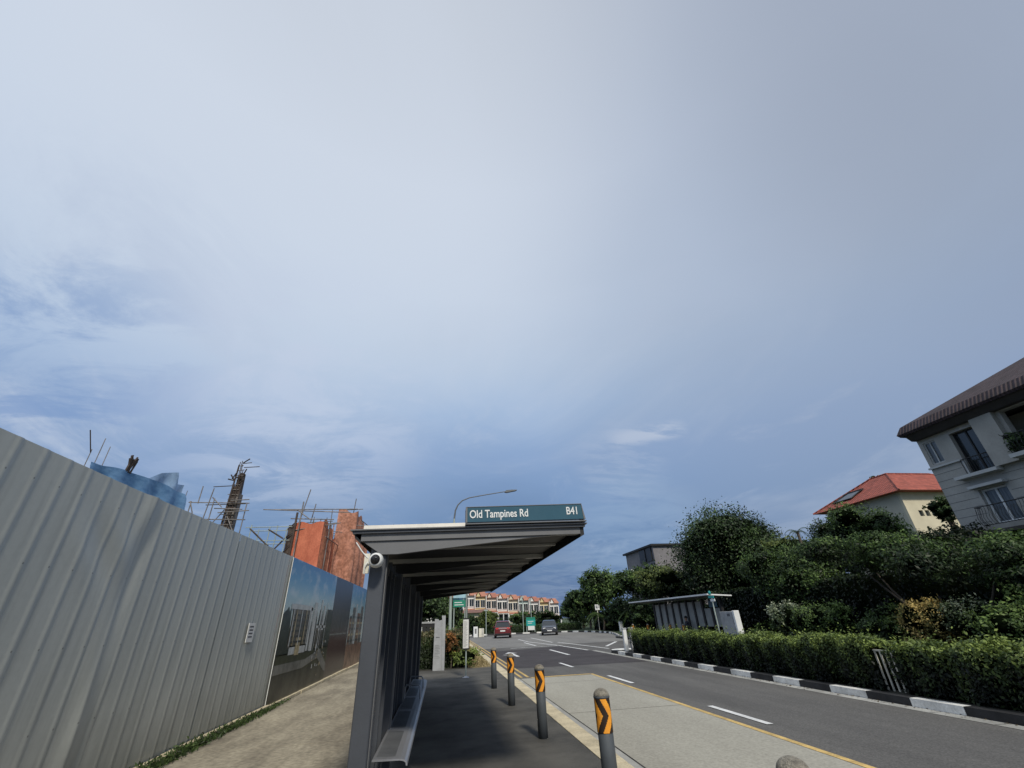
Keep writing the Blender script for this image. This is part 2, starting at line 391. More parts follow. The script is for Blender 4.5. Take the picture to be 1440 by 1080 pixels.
# traffic island with striped kerb
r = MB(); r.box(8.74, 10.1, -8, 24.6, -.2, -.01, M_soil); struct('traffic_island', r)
r = MB(); y = 7.60-.94*17; i = 0; k = 0
edges = [7.60+.94*j for j in range(-17, 19)]
for j, (a, b) in enumerate(zip(edges[:-1], edges[1:])):
    r.box(8.565, 8.735, a+.004, b-.004, -.2, .012, M_kw if (j-17) % 2 == 0 else M_kb)
    r.box(10.105, 10.27, a+.004, b-.004, -.2, .01, M_kw if (j-17) % 2 == 0 else M_kb)
pts = [(9.42+.77*math.cos(t), 24.55+.9*math.sin(t)) for t in np.linspace(0, PI, 9)]
r.prism([(8.7, 24.53)]+pts[::-1]+[(10.1, 24.53)], 'z', -.2, .008, M_kw)
struct('striped_kerb', r)
# far side: verge and striped kerb
far = [(14.3, -8), (14.3, 37), (15.3, 41), (16.7, 45.5), (17.9, 50), (18.2, 55), (17.6, 59), (16.2, 62), (13.4, 64), (8, 65.2), (0, 65.6), (-30, 65.6)]
r = MB(); r.poly([(x, y, 0) for x, y in far]+[(-30, 150, 0), (160, 150, 0), (160, -8, 0)], M_grass); struct('far_verge', r)
r = MB(); r.box(14.5, 17.6, -8, 40, -.1, .006, M_pave); struct('far_pavement', r)
r = MB(); acc = 0; pos = [Vector((x, y, 0)) for x, y in far]; samples = []
for a, b in zip(pos[:-1], pos[1:]):
    n = max(1, round((b-a).length/.95))
    for i in range(n): samples.append((a.lerp(b, i/n), a.lerp(b, (i+1)/n)))
for i, (a, b) in enumerate(samples):
    d = (b-a).normalized(); p = Vector((-d.y, d.x, 0))*.17
    r.prism([(a.x, a.y), (b.x, b.y), (b.x+p.x, b.y+p.y), (a.x+p.x, a.y+p.y)], 'z', -.2, .03, M_kw if i % 2 else M_kb)
struct('far_striped_kerb', r)

rng = np.random.default_rng(77); n = 900
side = rng.random(n) < .45
xx = np.where(side, rng.uniform(2.26, 2.42, n), 8.56-np.abs(rng.normal(0, .09, n))); yy = rng.uniform(2, 24, n)
LL = leafmat('fallen leaves', (.03, .022, .012), (.09, .06, .03), (.2, .14, .06))
o = leafmesh('leaf_litter', np.stack([xx, yy, np.full(n, RZ+.014)], 1), rng.normal(size=(n, 3))*(.25, .25, 0)+np.array((0, 0, 1.0)), .045, np.clip(rng.normal(.4, .3, n), 0, 1), LL, None, None, .5, 3)
tag(o, 'small brown fallen leaves lying in the road gutters', 'leaves', kind='stuff')
# ------------------------------------------------------------------ hoarding
hr = thing('hoarding', 'tall pale grey corrugated metal hoarding along the concrete path', 'hoarding', (-3.9, 8, 0))
def corr(y0, y1, n_dent=None, zt=3.2):
    mb = MB(); prof = []
    y = y0; per = .31
    while y < y1-.001:
        for dy, dx in ((0, 0), (.05, .001), (.10, .002), (.15, .003), (.20, .004), (.222, .0045), (.24, .008), (.262, .009), (.284, .007), (.300, .001)):
            if y+dy < y1: prof.append((y+dy, dx))
        y += per
    prof.append((y1, 0))
    # subdivide along the height to allow dents
    sx_ = .006*math.sin(y0*3.7); zt = zt+.012*math.sin(y0*5.1)
    zs = np.linspace(.04, zt, 60); vs = []
    rng = random.Random(int(y0*10))
    for (yy, dx) in prof:
        for zz_ in zs:
            d = dx
            # crumpled strip
            s = 0.0
            yc = 6.38+.10*math.sin(zz_*2.2)
            s = math.exp(-((yy-yc)/.12)**2)*(.017*math.sin(zz_*2.0+.7)+.015)
            s -= math.exp(-((yy-yc-.25)/.11)**2)*(.013+.013*math.sin(zz_*3+1))
            s += math.exp(-((yy-5.9)/.5)**2-((zz_-2.5)/.35)**2)*.016*math.sin(yy*8+zz_*6)
            s += .004*math.sin(yy*1.3+zz_*.9)
            vs.append((-3.9+d+s+sx_, yy, zz_+.012*math.sin(yy*.7)))
    nz = len(zs); fs = []
    for i in range(len(prof)-1):
        for j in range(nz-1): fs.append((i*nz+j, (i+1)*nz+j, (i+1)*nz+j+1, i*nz+j+1))
    mb.add(vs, fs, M_hoard, True)
    return mb
yy = -6.2
while yy < 45:
    obj('metal_sheet', corr(yy, min(yy+3.1, 46)), hr); yy += 3.1
b = MB()
b.box(-3.96, -3.925, -6.2, 46, 3.02, 3.08, M_pole); b.box(-3.96, -3.925, -6.2, 46, 1.5, 1.56, M_pole)
for q in np.arange(-6, 46, 2.2): b.box(-4.05, -3.96, q, q+.09, 0, 3.1, M_pole)
obj('frame_rail', b, hr)
b = MB()
rng = random.Random(3); q = -6.0
while q < 45:
    l = rng.uniform(1.5, 2.6); b.box(-3.86+rng.uniform(-.008, .008), -3.76+rng.uniform(-.01, .01), q, q+l-.03, -.02, .07+rng.uniform(-.01, .012), M_kerb); q += l
obj('base_strip', b, hr)

# printed banner panels
def gradmat(name, stops, z0, z1, clouds=0.0, rough=.25):
    m = bpy.data.materials.new(name); m.use_nodes = True; nt = m.node_tree; N = nt.nodes; L = nt.links
    b = N['Principled BSDF']; b.inputs['Roughness'].default_value = rough
    tc = N.new('ShaderNodeTexCoord'); sp = N.new('ShaderNodeSeparateXYZ'); L.new(tc.outputs['Object'], sp.inputs[0])
    mr = N.new('ShaderNodeMapRange'); mr.inputs[1].default_value = z0; mr.inputs[2].default_value = z1; L.new(sp.outputs[2], mr.inputs[0])
    rp = N.new('ShaderNodeValToRGB'); L.new(mr.outputs[0], rp.inputs[0])
    els = rp.color_ramp.elements
    els[0].position = stops[0][0]; els[0].color = (*stops[0][1], 1); els[1].position = stops[-1][0]; els[1].color = (*stops[-1][1], 1)
    for p, c in stops[1:-1]: e = els.new(p); e.color = (*c, 1)
    out = rp.outputs[0]
    if clouds:
        mp = N.new('ShaderNodeMapping'); mp.inputs['Scale'].default_value = (1, .8, 1.5); L.new(tc.outputs['Object'], mp.inputs[0])
        n = N.new('ShaderNodeTexNoise'); n.inputs['Scale'].default_value = 1.6; n.inputs['Detail'].default_value = 6; L.new(mp.outputs[0], n.inputs['Vector'])
        r2 = N.new('ShaderNodeMapRange'); r2.inputs[1].default_value = .5; r2.inputs[2].default_value = .75; r2.inputs[4].default_value = clouds; L.new(n.outputs[0], r2.inputs[0])
        mx = N.new('ShaderNodeMix'); mx.data_type = 'RGBA'; L.new(r2.outputs[0], mx.inputs[0]); L.new(out, mx.inputs[6]); mx.inputs[7].default_value = (.55, .6, .62, 1); out = mx.outputs[2]
    L.new(out, b.inputs['Base Color'])
    return m
G_sky = gradmat('printed sky', [(0, (.45, .52, .5)), (.35, (.3, .46, .52)), (.65, (.1, .28, .44)), (1, (.045, .17, .36))], 1.9, 3.2, .75)
G_navy = gradmat('navy gradient', [(0, (.012, .012, .018)), (.35, (.06, .022, .018)), (.5, (.02, .022, .03)), (.62, (.03, .035, .045)), (1, (.012, .017, .03))], 0, 3.2, 0, .3)  # navy with a reddish band in the lower part
A_tree = mat('printed trees', (.03, .04, .03), .35, .5, 3, col2=(.01, .015, .012))
A_bld = mat('printed facade', (.17, .15, .12), .35, .4, 2.5, col2=(.06, .055, .05))
A_bldw = mat('printed white wall', (.46, .47, .46), .35, .15, 3)
A_win = mat('printed window', (.03, .035, .04), .3, .2, 3)
A_lawn = mat('printed lawn', (.042, .048, .022), .35, .4, 2, col2=(.018, .022, .012))
A_path = mat('printed path', (.16, .16, .145), .35, .3, 2)
A_dark = mat('printed foreground', (.022, .026, .018), .35, .4, 2)
A_glow = mat('printed warm windows', (.42, .34, .2), .35, .4, 6)
A_brown = mat('printed brown facade', (.2, .11, .07), .35, .4, 3)

def banner(label, y0, y1, art):
    t = thing('banner_panel', label, 'banner', (-3.84, y0, 0), 'printed banners on the hoarding')
    mb = MB(); X0 = -3.845
    art(mb, X0, y0, y1)
    obj('printed_sheet', mb, t)
    mb = MB(); mb.box(-3.862, X0-.004, y0, y1, .06, 3.19, M_white); obj('backing_board', mb, t)
    return t
def rect(mb, X, ya, yb, za, zb, m, k=1): mb.quad((X+.003*k, ya, za), (X+.003*k, yb, za), (X+.003*k, yb, zb), (X+.003*k, ya, zb), m)
def art1(mb, X, y0, y1):
    rect(mb, X, y0, y1, .06, 3.19, G_sky, 0)
    rg = random.Random(5)
    # tree line
    top = [(y0, 1.75)]
    q = y0
    while q < y1: top.append((q, 1.55+rg.random()*.55)); q += .12
    top.append((y1, 1.9)); pts = [(X+.003, a, b_) for a, b_ in top]+[(X+.003, y1, 1.0), (X+.003, y0, 1.0)]
    mb.poly(pts, A_tree)
    for (a, b_, z0, z1, m, k) in ((13.3, 15.0, 1.15, 2.02, A_bld, 2), (13.1, 15.2, 2.02, 2.14, A_bldw, 3), (15.05, 15.25, 1.0, 2.1, A_bldw, 3), (15.4, 15.75, .98, 2.25, A_bldw, 3),
                           (15.9, 16.9, 1.1, 1.55, A_bld, 2), (16.2, 16.35, 1.0, 2.35, A_bldw, 3), (15.85, 17.2, 1.56, 1.63, A_bldw, 3), (16.6, 16.8, 1.5, 2.2, A_bldw, 3),
                           (13.5, 15.0, .98, 1.18, A_bldw, 2), (14.0, 14.4, .95, 1.4, A_glow, 4), (17.1, 17.9, 1.1, 2.1, A_tree, 4)):
        rect(mb, X, a, b_, z0, z1, m, k)
    for j in range(6): rect(mb, X, 13.38, 14.95, 1.24+j*.125, 1.285+j*.125, A_win, 5)
    for i, a in enumerate((13.34, 13.62, 14.1, 14.55, 14.9)): rect(mb, X, a, a+.07, 1.18, 2.02, A_bldw if i % 2 == 0 else A_glow, 6)
    for i, (a, h) in enumerate(((15.3, 2.2), (15.85, 1.9), (16.45, 2.05), (17.0, 2.3))): rect(mb, X, a, a+.04, 1.0, h, A_bldw, 6)
    for i in range(5): rect(mb, X, 16.0+i*.2, 16.07+i*.2, 1.12, 1.5, A_win, 4)
    rect(mb, X, y0, y1, .06, 1.02, A_lawn, 1)
    mb.poly([(X+.009, y0, .62), (X+.009, 15.0, .6), (X+.009, 16.6, .75), (X+.009, 17.6, .35), (X+.009, 17.9, .3), (X+.009, 17.9, .5), (X+.009, 16.8, .98), (X+.009, 15.2, .8), (X+.009, y0, .82)], A_path)
    mb.poly([(X+.006, y0, .06), (X+.006, 17.9, .06), (X+.006, 17.9, .3), (X+.006, 16.4, .58), (X+.006, y0, .6)], A_dark)
    for i in range(26):
        a = 15.9+rg.random()*1.5; z_ = .25+rg.random()*.9; w = .03+rg.random()*.07; h = .03+rg.random()*.12
        mb.poly([(X+.014, a, z_), (X+.014, a+w, z_+.02), (X+.014, a+w*.8, z_+h), (X+.014, a-.02, z_+h*.8)], A_bldw if rg.random() < .5 else A_glow)
def art2(mb, X, y0, y1):
    rect(mb, X, y0, y1, .06, 3.19, G_navy, 0)
    for i in range(13): rect(mb, X, y0+.15+i*.24, y0+.2+i*.24, 1.45, 2.15, A_path if i % 3 else A_bld, 1)
    rect(mb, X, y0, y1, 1.32, 1.36, A_path, 1)
def art3(mb, X, y0, y1):
    rect(mb, X, y0, y1, .06, 3.19, G_sky, 0)
    rect(mb, X, y0, y1, .06, .9, A_brown, 1)
    for i, (a, w, h, m) in enumerate(((.1, .5, 1.9, A_brown), (.7, .6, 2.3, A_bld), (1.4, .3, 2.45, A_bldw), (1.9, .8, 2.1, A_brown), (2.8, .6, 2.4, A_bld))):
        rect(mb, X, y0+a, y0+a+w, .9, h, m, 2)
        for j in range(5): rect(mb, X, y0+a+.08, y0+a+w-.08, 1.0+j*.22, 1.08+j*.22, A_glow if j % 2 else A_win, 3)
banner('first printed banner on the hoarding, blue sky over a pale building and lawn', 12.55, 17.9, art1)
banner('dark navy banner section between the two sky banners', 17.91, 21.2, art2)
banner('narrow sky and brown buildings banner beside the shelter column', 21.21, 25.2, art3)

# notice
t = thing('notice', 'small white notice with dark lines fixed to the grey hoarding', 'notice', (-3.86, 10.76, 1.35))
b = MB(); b.box(-3.868, -3.855, 10.60, 10.93, 1.36, 1.70, M_paper); obj('paper', b, t)
b = MB()
for i in range(4): b.box(-3.8549, -3.853, 10.655, 10.86, 1.44+i*.06, 1.467+i*.06, M_ink)
obj('print_lines', b, t)

# weeds at the hoarding base
rng = np.random.default_rng(4); n = 2600
yy = 6.0+rng.beta(1.6, 2.2, n)*8.0; xx = -3.74+rng.normal(0, .05, n)+.04; hh = np.abs(rng.normal(0, .05, n))*(1-np.abs(yy-8.6)/9)
o = leafmesh('weeds', np.stack([xx, yy, hh+.02], 1), rng.normal(size=(n, 3))*(1, 1, .3), .07, np.clip(rng.normal(.5, .25, n), 0, 1), L_weed, None, None, .3, 9)
o['kind'] = 'stuff'; tag(o, 'low green weeds growing along the foot of the hoarding', 'weeds')

# ------------------------------------------------------------------ bus shelter (near)
def text_mesh(txt, size, mt, M, sx=1.0, ext=.002):
    cu = bpy.data.curves.new('t', 'FONT'); cu.body = txt; cu.size = size; cu.extrude = ext; cu.offset = .0016
    o = bpy.data.objects.new('t', cu); COL.objects.link(o); bpy.context.view_layer.update()
    me = bpy.data.meshes.new_from_object(o.evaluated_get(bpy.context.evaluated_depsgraph_get()))
    vs = [tuple(M @ Vector((v.co.x*sx, v.co.y, v.co.z))) for v in me.vertices]; fs = [tuple(p.vertices) for p in me.polygons]
    bpy.data.objects.remove(o); bpy.data.curves.remove(cu); bpy.data.meshes.remove(me)
    mb = MB(); mb.add(vs, fs, mt); return mb

Y0, Y1 = 4.5, 14.0
sh = thing('bus_shelter', 'near dark grey bus shelter with cantilever roof beside the hoarding path', 'bus shelter', (-.6, 9.2, 0))
b = MB()
b.prism([(-.88, 2.335), (1.45, 2.375), (1.45, 2.40), (-.88, 2.36)], 'y', Y0-.03, Y1+.03, M_steel)      # deck
b.prism([(-.9, 2.361), (1.47, 2.401), (1.47, 2.412), (-.9, 2.372)], 'y', Y0-.05, Y1+.05, M_steel_l)
roof = obj('roof', b, sh)
b = MB(); b.prism([(-.78, 2.372), (.20, 2.389), (.20, 2.425), (-.78, 2.408)], 'y', Y0-.04, Y1, M_cap)
obj('edge_strip', b, roof)
b = MB(); b.prism([(.20, 2.402), (1.46, 2.423), (1.46, 2.432), (.20, 2.411)], 'y', Y0-.075, Y0+.1, M_steel_l)
obj('sign_ledge', b, roof)
# ribs: a tapered upper beam and a lower haunch
for i in range(6):
    y = Y0+i*(Y1-Y0-.1)/5
    b = MB()
    b.prism([(-.80, 2.27), (1.40, 2.31), (1.40, 2.374), (-.86, 2.334)], 'y', y, y+.09, M_rib if i else M_steel_l)
    b.prism([(-.60, 2.15), (-.45, 2.15), (.9, 2.285), (1.15, 2.303), (-.78, 2.268)], 'y', y+.02, y+.07, M_dark if i else M_steel_l)  # inner haunches near black: shade under the roof is put into their colour
    obj('roof_beam', b, sh)
for i in range(5):
    y = Y0+(i+.5)*(Y1-Y0-.1)/5
    b = MB(); b.prism([(-.3, 2.315), (1.36, 2.335), (1.36, 2.36), (-.3, 2.34)], 'y', y, y+.05, M_rib); obj('purlin', b, sh)
b = MB()
b.prism([(1.40, 2.28), (1.44, 2.30), (1.44, 2.374), (1.40, 2.373)], 'y', Y0+.0, Y1, M_dark)
b.prism([(-.86, 2.30), (-.80, 2.25), (-.80, 2.333), (-.86, 2.333)], 'y', Y0+.0, Y1, M_dark)
obj('edge_beam', b, sh)
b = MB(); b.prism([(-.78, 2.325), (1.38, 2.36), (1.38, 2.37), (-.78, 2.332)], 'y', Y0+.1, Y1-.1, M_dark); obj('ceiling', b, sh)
for i in range(6):
    y = Y0+.06+i*(Y1-Y0-.26)/5
    b = MB(); b.bbox(-.70, -.555, y, y+.24, 0, 2.27, M_steel, .008)
    b.box(-.66, -.60, y-.012, y, .02, 2.1, M_steel_l) if False else None
    b.box(-.56, -.548, y+.08, y+.16, .05, 2.2, M_steel_l)
    c = obj('column', b, sh)
    b = MB(); b.box(-.76, -.5, y-.03, y+.27, -.01, .02, M_steel); obj('base_plate', b, c)
for i in range(5):
    y = Y0+.06+i*(Y1-Y0-.26)/5+.26; y2 = y+(Y1-Y0-.26)/5-.28
    b = MB(); b.box(-.665, -.65, y, y2, .25, 2.05, M_dark)
    for k in range(1, 4):
        q = y+(y2-y)*k/4; b.box(-.67, -.60, q-.02, q+.02, .2, 2.2, M_steel)
    b.box(-.68, -.62, y-.02, y2+.02, 2.05, 2.12, M_steel); b.box(-.68, -.62, y-.02, y2+.02, .2, .25, M_steel)
    obj('back_panel', b, sh)
# roof planting
rng = np.random.default_rng(8); n = 1600
yy = rng.uniform(Y0+.05, Y1-.3, n)**1; xx = rng.uniform(-.75, .22, n); zz_ = 2.425+np.abs(rng.normal(0, .016, n))
o = leafmesh('roof_planting', np.stack([xx, yy, zz_], 1), rng.normal(size=(n, 3)), .03, np.clip(rng.normal(.15, .15, n), 0, 1), L_dark, sh, None, .4, 9)
# name sign on the roof edge
b = MB()
b.prism([(.22, 2.428), (1.44, 2.452), (1.425, 2.605), (.22, 2.575)], 'y', Y0-.045, Y0+.02, M_sign); 
sg = thing('name_sign', 'teal shelter sign reading Old Tampines Rd and B41 on the roof edge', 'sign', (.83, Y0, 2.43))
obj('sign_panel', b, sg)
b = MB()
b.prism([(.205, 2.424), (.22, 2.424), (.22, 2.58), (.205, 2.572)], 'y', Y0-.05, Y0+.12, M_steel_l)
b.prism([(1.44, 2.45), (1.46, 2.45), (1.43, 2.61), (1.426, 2.61)], 'y', Y0-.05, Y0+.12, M_steel_l)
b.prism([(.205, 2.5745), (1.43, 2.604), (1.43, 2.61), (.205, 2.580)], 'y', Y0-.05, Y0+.03, M_steel_l)
obj('sign_frame', b, sg)
rot = Matrix.Translation((.242, Y0-.048, 2.468)) @ Matrix.Rotation(-math.atan(.021), 4, 'Y') @ Matrix.Rotation(PI/2, 4, 'X')
obj('lettering', text_mesh('Old Tampines Rd', .110, M_white, rot, .78), sg)
rot = Matrix.Translation((1.255, Y0-.048, 2.497)) @ Matrix.Rotation(-math.atan(.021), 4, 'Y') @ Matrix.Rotation(PI/2, 4, 'X')
obj('code_lettering', text_mesh('B41', .110, M_white, rot, .80), sg)

# camera on the column
t = thing('security_camera', 'round black and white security camera on top of the shelter column', 'camera', (-.62, Y0-.02, 2.09))
b = MB()
b.lathe([(.040, -.13), (.052, -.128), (.062, -.10), (.066, -.06), (.060, .0), (.03, .03)], M_white, (-.625, Y0-.02, 2.085), 28, True, 'y'); obj('housing', b, t)
b = MB(); b.lathe([(.012, -.162), (.030, -.152), (.041, -.136), (.043, -.132)], M_black, (-.625, Y0-.02, 2.085), 24, True, 'y'); obj('lens', b, t)
b = MB(); b.lathe([(.004, -.168), (.011, -.166), (.012, -.1625)], M_glass, (-.618, Y0-.02, 2.095), 16, True, 'y'); obj('lens_glint', b, t)
b = MB(); b.tube([(-.68, Y0, 2.08), (-.715, Y0, 2.075), (-.735, Y0, 2.04), (-.735, Y0+.02, 1.98)], .007, M_white, 6)
b.box(-.75, -.70, Y0+.02, Y0+.05, 1.985, 2.16, M_cream); b.tube([(-.72, Y0+.02, 2.12), (-.78, Y0+.01, 2.18), (-.84, Y0, 2.26)], .006, M_white, 6)
obj('bracket', b, t)

# bench
t = thing('bench', 'long brushed metal bench under the near bus shelter', 'bench', (-.42, 8.3, 0))
seg = 1.27
for i in range(5):
    a = 5.15+i*seg
    b = MB()
    # folded sheet profile with a rolled front lip
    prof = [(-.58, .485), (-.575, .492), (-.33, .482), (-.29, .474), (-.268, .455), (-.262, .43), (-.275, .43), (-.28, .452), (-.30, .464), (-.335, .470), (-.58, .475)]
    b.prism(prof, 'y', a+.006, a+seg-.006, M_alu)
    st = obj('seat', b, t)
    b = MB()
    for k in range(24):
        q = a+.09+k*(seg-.18)/24
        b.prism([(-.55, .4925), (-.38, .4868), (-.38, .4875), (-.55, .4932)], 'y', q, q+.026, M_alu_d)
    obj('perforation_strip', b, st)
for a in (5.35, 7.7, 10.2, 11.3):
    b = MB(); b.box(-.50, -.44, a, a+.05, 0, .47, M_steel); b.box(-.57, -.3, a, a+.05, .43, .47, M_steel); obj('leg', b, t)
for a in (8.72, 10.0):
    b = MB(); b.tube([(-.56, a, .49), (-.555, a, .64), (-.53, a, .68), (-.34, a, .67), (-.31, a, .63), (-.305, a, .48)], .012, M_alu, 8); obj('armrest', b, t)

# ------------------------------------------------------------------ bollards
def make_bollard(loc, label):
    t = thing('bollard', label, 'bollard', (0, 0, 0), 'striped bollards along the kerb')
    b = MB(); b.lathe([(.073, -.02), (.073, .56), (.070, .566)], M_post, n=32); b.lathe([(.085, -.02), (.083, .01), (.074, .016)], M_post, n=32) if False else None
    obj('post', b, t, True)
    b = MB(); b.lathe([(.070, .555), (.070, .845)], M_post, n=32)
    nu, nv = 96, 44; vs = []; fo = []; fb = []
    for j in range(nv+1):
        for i in range(nu):
            a = 2*PI*i/nu; vs.append((.0765*math.cos(a), .0765*math.sin(a), .57+.265*j/nv))
    for j in range(nv):
        for i in range(nu):
            th = (2*PI*(i+.5)/nu)           # angle; camera looks from -Y, so u grows with x
            u = (th+PI/2) % (2*PI)
            if u > PI: u -= 2*PI
            v = (j+.5)/nv
            f = (u*.0765+abs(v-.5)*.15+.03)/.122
            (fo if (f % 1) > .5 else fb).append((j*nu+i, j*nu+(i+1) % nu, (j+1)*nu+(i+1) % nu, (j+1)*nu+i))
    b.add(vs, fo, M_or, True); b.add(vs, fb, M_cb, True)
    obj('reflective_band', b, t, True)
    b = MB(); b.lathe([(.078, .838), (.08, .842), (.08, .853), (.077, .856)], M_post, n=32); obj('collar', b, t, True)
    b = MB(); prof = [(.077*math.cos(a), .854+.064*math.sin(a)) for a in np.linspace(0, PI/2*.98, 10)]; b.lathe(prof, M_peb, n=32); obj('cap', b, t, True)
    t.location = loc
    return t
b1 = make_bollard((1.42, 13.56, 0), 'farthest of the five striped bollards along the near kerb, nearest the bus stop pole')
for loc, lab in (((1.50, 10.85, 0), 'second striped bollard back from the far end of the near kerb row'),
                 ((1.55, 7.93, 0), 'middle striped bollard of the near kerb row, beside the corner of the bus bay box'),
                 ((1.60, 5.05, 0), 'large striped bollard with bright orange band, second from the camera'),
                 ((1.70, 2.48, 0), 'bollard closest to the camera, only its pebbled domed top in view')):
    copy_tree(b1, loc, label=lab)

# ------------------------------------------------------------------ bus stop pole, slab, street lamp, left side
t = thing('bus_stop_pole', 'slim grey bus stop pole with timetable case standing on the dark pavement', 'bus stop pole', (.82, 16.42, 0))
b = MB(); b.tube([(.82, 16.42, 0), (.82, 16.42, 2.5)], .022, M_pole, 10); obj('pole', b, t)
b = MB(); b.lathe([(.11, 0), (.105, .012), (.04, .03), (.025, .05)], M_alu, (.82, 16.42, 0), 20); obj('base', b, t)
b = MB(); b.box(.70, .925, 16.35, 16.39, .76, 1.66, M_black); b.box(.785, .80, 16.36, 16.40, 1.66, 2.5, M_lampm); b.box(.84, .855, 16.36, 16.40, 1.66, 2.5, M_lampm); c = obj('timetable_case', b, t)
b = MB(); b.box(.712, .895, 16.343, 16.349, .80, 1.62, M_paper); 
for k in range(26): b.box(.73, .73+.145*(.6+.4*((k*7) % 5)/5), 16.3405, 16.3425, .84+k*.029, .848+k*.029, M_steel_l)
obj('timetable', b, c)
b = MB(); b.lathe([(.0, -.03), (.10, -.03), (.115, -.01), (.115, .01), (.10, .03), (.0, .03)], M_teal, (.80, 16.42, 2.6), 20, True, 'y'); b.box(.785, .82, 16.40, 16.44, 2.48, 2.56, M_teal); obj('stop_flag', b, t)

t = thing('concrete_slab', 'tall pale grey upright slab standing in front of the left hedge', 'slab', (-.07, 19.3, 0))
b = MB(); b.prism([(-.27, 0), (.05, 0), (.02, 1.66), (-.10, 1.63), (-.12, 1.68), (-.26, 1.70)], 'y', 19.25, 19.37, M_slab); obj('wide_slab', b, t)
b = MB(); b.prism([(.052, 0), (.16, 0), (.15, 1.80), (.0, 1.80), (.022, 1.665)], 'y', 19.22, 19.35, M_slab)
b.box(.03, .13, 19.214, 19.22, 1.70, 1.75, M_steel_l) if False else None
obj('narrow_slab', b, t)
b = MB()
b.box(-.2, -.06, 19.244, 19.249, 1.06, 1.085, M_ink)
for k in range(9): b.box(-.22, -.02-.03*(k % 3), 19.244, 19.249, .40+k*.05, .408+k*.05, M_steel_l)
obj('plate_print', b, t)

t = thing('street_lamp', 'tall street lamp on the left verge with long curved arm over the road', 'street lamp', (.5, 30, 0))
b = MB(); b.tube([(.5, 30, 0), (.53, 30, 5), (.6, 30, 7.7)], [.105, .08, .06], M_pole, 12); b.lathe([(.17, 0), (.17, .9), (.12, .95)], M_pole, (.5, 30, 0), 14); obj('pole', b, t)
b = MB(); pts = [(.6, 30, 7.7), (.66, 30, 8.25), (.82, 30, 8.62), (1.12, 30, 8.92), (1.6, 30, 9.12), (2.6, 30, 9.3), (4.15, 30, 9.55)]
b.tube(pts, [.058, .052, .046, .042, .038, .034, .03], M_lampm, 10); obj('arm', b, t)
b = MB(); b.prism([(4.1, 9.50), (4.25, 9.47), (4.9, 9.60), (5.0, 9.66), (4.6, 9.66), (4.2, 9.62)], 'y', 29.87, 30.13, M_lampm); obj('lamp_head', b, t)

t = thing('direction_sign', 'green and pale blue direction sign on its own post behind the bus stop', 'road sign', (.74, 29.7, 0))
b = MB(); b.tube([(.72, 29.75, 0), (.72, 29.75, 3.25)], .035, M_pole, 8); b.tube([(1.38, 29.75, 0), (1.38, 29.75, 3.25)], .03, M_pole, 8); obj('post', b, t)
b = MB(); b.box(.66, 1.42, 29.66, 29.70, 2.86, 3.2, M_blue2); b.box(.66, 1.42, 29.66, 29.70, 2.76, 2.84, M_sign); obj('upper_panel', b, t)
b = MB(); b.box(.66, 1.42, 29.66, 29.70, 2.36, 2.74, M_green); 
for k in range(2): b.box(.74, 1.3-.1*k, 29.652, 29.659, 2.46+k*.13, 2.50+k*.13, M_white)
obj('lower_panel', b, t)

# left hedges
def boxhedge(name, label, cat, x0, x1, y0, y1, z1, n, size, lm, seed, grp=None, wob=.08, zb=.0, streak=True, gaps=()):
    t = thing(name, label, cat, ((x0+x1)/2, (y0+y1)/2, 0), grp)
    rng = np.random.default_rng(seed)
    A = {'-x': (y1-y0)*z1, '+x': (y1-y0)*z1*.25, 'top': (x1-x0)*(y1-y0), '-y': (x1-x0)*z1}
    ks = list(A); p = np.array([A[k] for k in ks]); p /= p.sum(); f = rng.choice(4, n, p=p)
    x = rng.uniform(x0, x1, n); y = rng.uniform(y0, y1, n); zc = rng.uniform(zb, z1, n); nr = rng.normal(size=(n, 3))*.7
    x = np.where(f == 0, x0, np.where(f == 1, x1, x)); y = np.where(f == 3, y0, y)
    top = z1+.03*np.sin(y*.9+seed)+.05*np.sin(y*2.1+seed)+.05*np.sin(y*5.3)+.035*np.sin(x*6+y)
    zc = np.where(f == 2, top, zc*top/z1)
    nr[:, 0] += np.where(f == 0, -1, 0)+np.where(f == 1, 1, 0); nr[:, 1] += np.where(f == 3, -1, 0); nr[:, 2] += np.where(f == 2, 1, .3)
    bulge = .07*np.sin(y*7.3+zc*2)+.05*np.sin(y*3.1+1)
    depth = np.abs(rng.normal(0, wob, n))
    x = x+np.where(f == 0, bulge*.6+depth-.05-.22*(1-zc/z1)**2*-1*.6, 0); zc = zc+np.where(f == 2, rng.normal(.0, .035, n)+np.where(rng.random(n) < .09, np.abs(rng.normal(0, .11, n)), 0), 0)
    sh_ = .08+.68*np.clip(zc/z1, 0, 1)**1.9+.16*np.sin(y*9+np.sin(zc*6)*1.3)-2.2*depth*(f == 0)+rng.normal(0, .16, n)  # sunlit top and shaded foot and inside are painted into the leaf colour
    keep = np.ones(n, bool)
    for (ga, gb) in gaps: keep &= ~((y > ga) & (y < gb))
    C = np.stack([x, y, zc], 1)[keep]
    core = MB()
    segs = []; cur = y0
    for ga, gb in sorted(gaps): segs.append((cur, ga)); cur = gb
    segs.append((cur, y1))
    for a, b_ in segs: core.box(x0+.16, x1-.12, a+.08, b_-.05, -.02, z1-.07, lm)
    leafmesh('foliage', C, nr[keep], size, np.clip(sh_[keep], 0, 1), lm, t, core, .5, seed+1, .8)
    return t
boxhedge('hedge', 'long clipped green hedge on the traffic island above the black and white kerb', 'hedge', 8.86, 9.75, -6, 22.7, .80, 85000, .068, L_hedge, 11, gaps=((9.0, 9.36),))
boxhedge('hedge', 'dark hedge with pink flowers behind the pale slab, left of the bus stop pole', 'hedge', -2.2, 1.05, 20.1, 22.0, 1.12, 12000, .10, L_flow, 12)
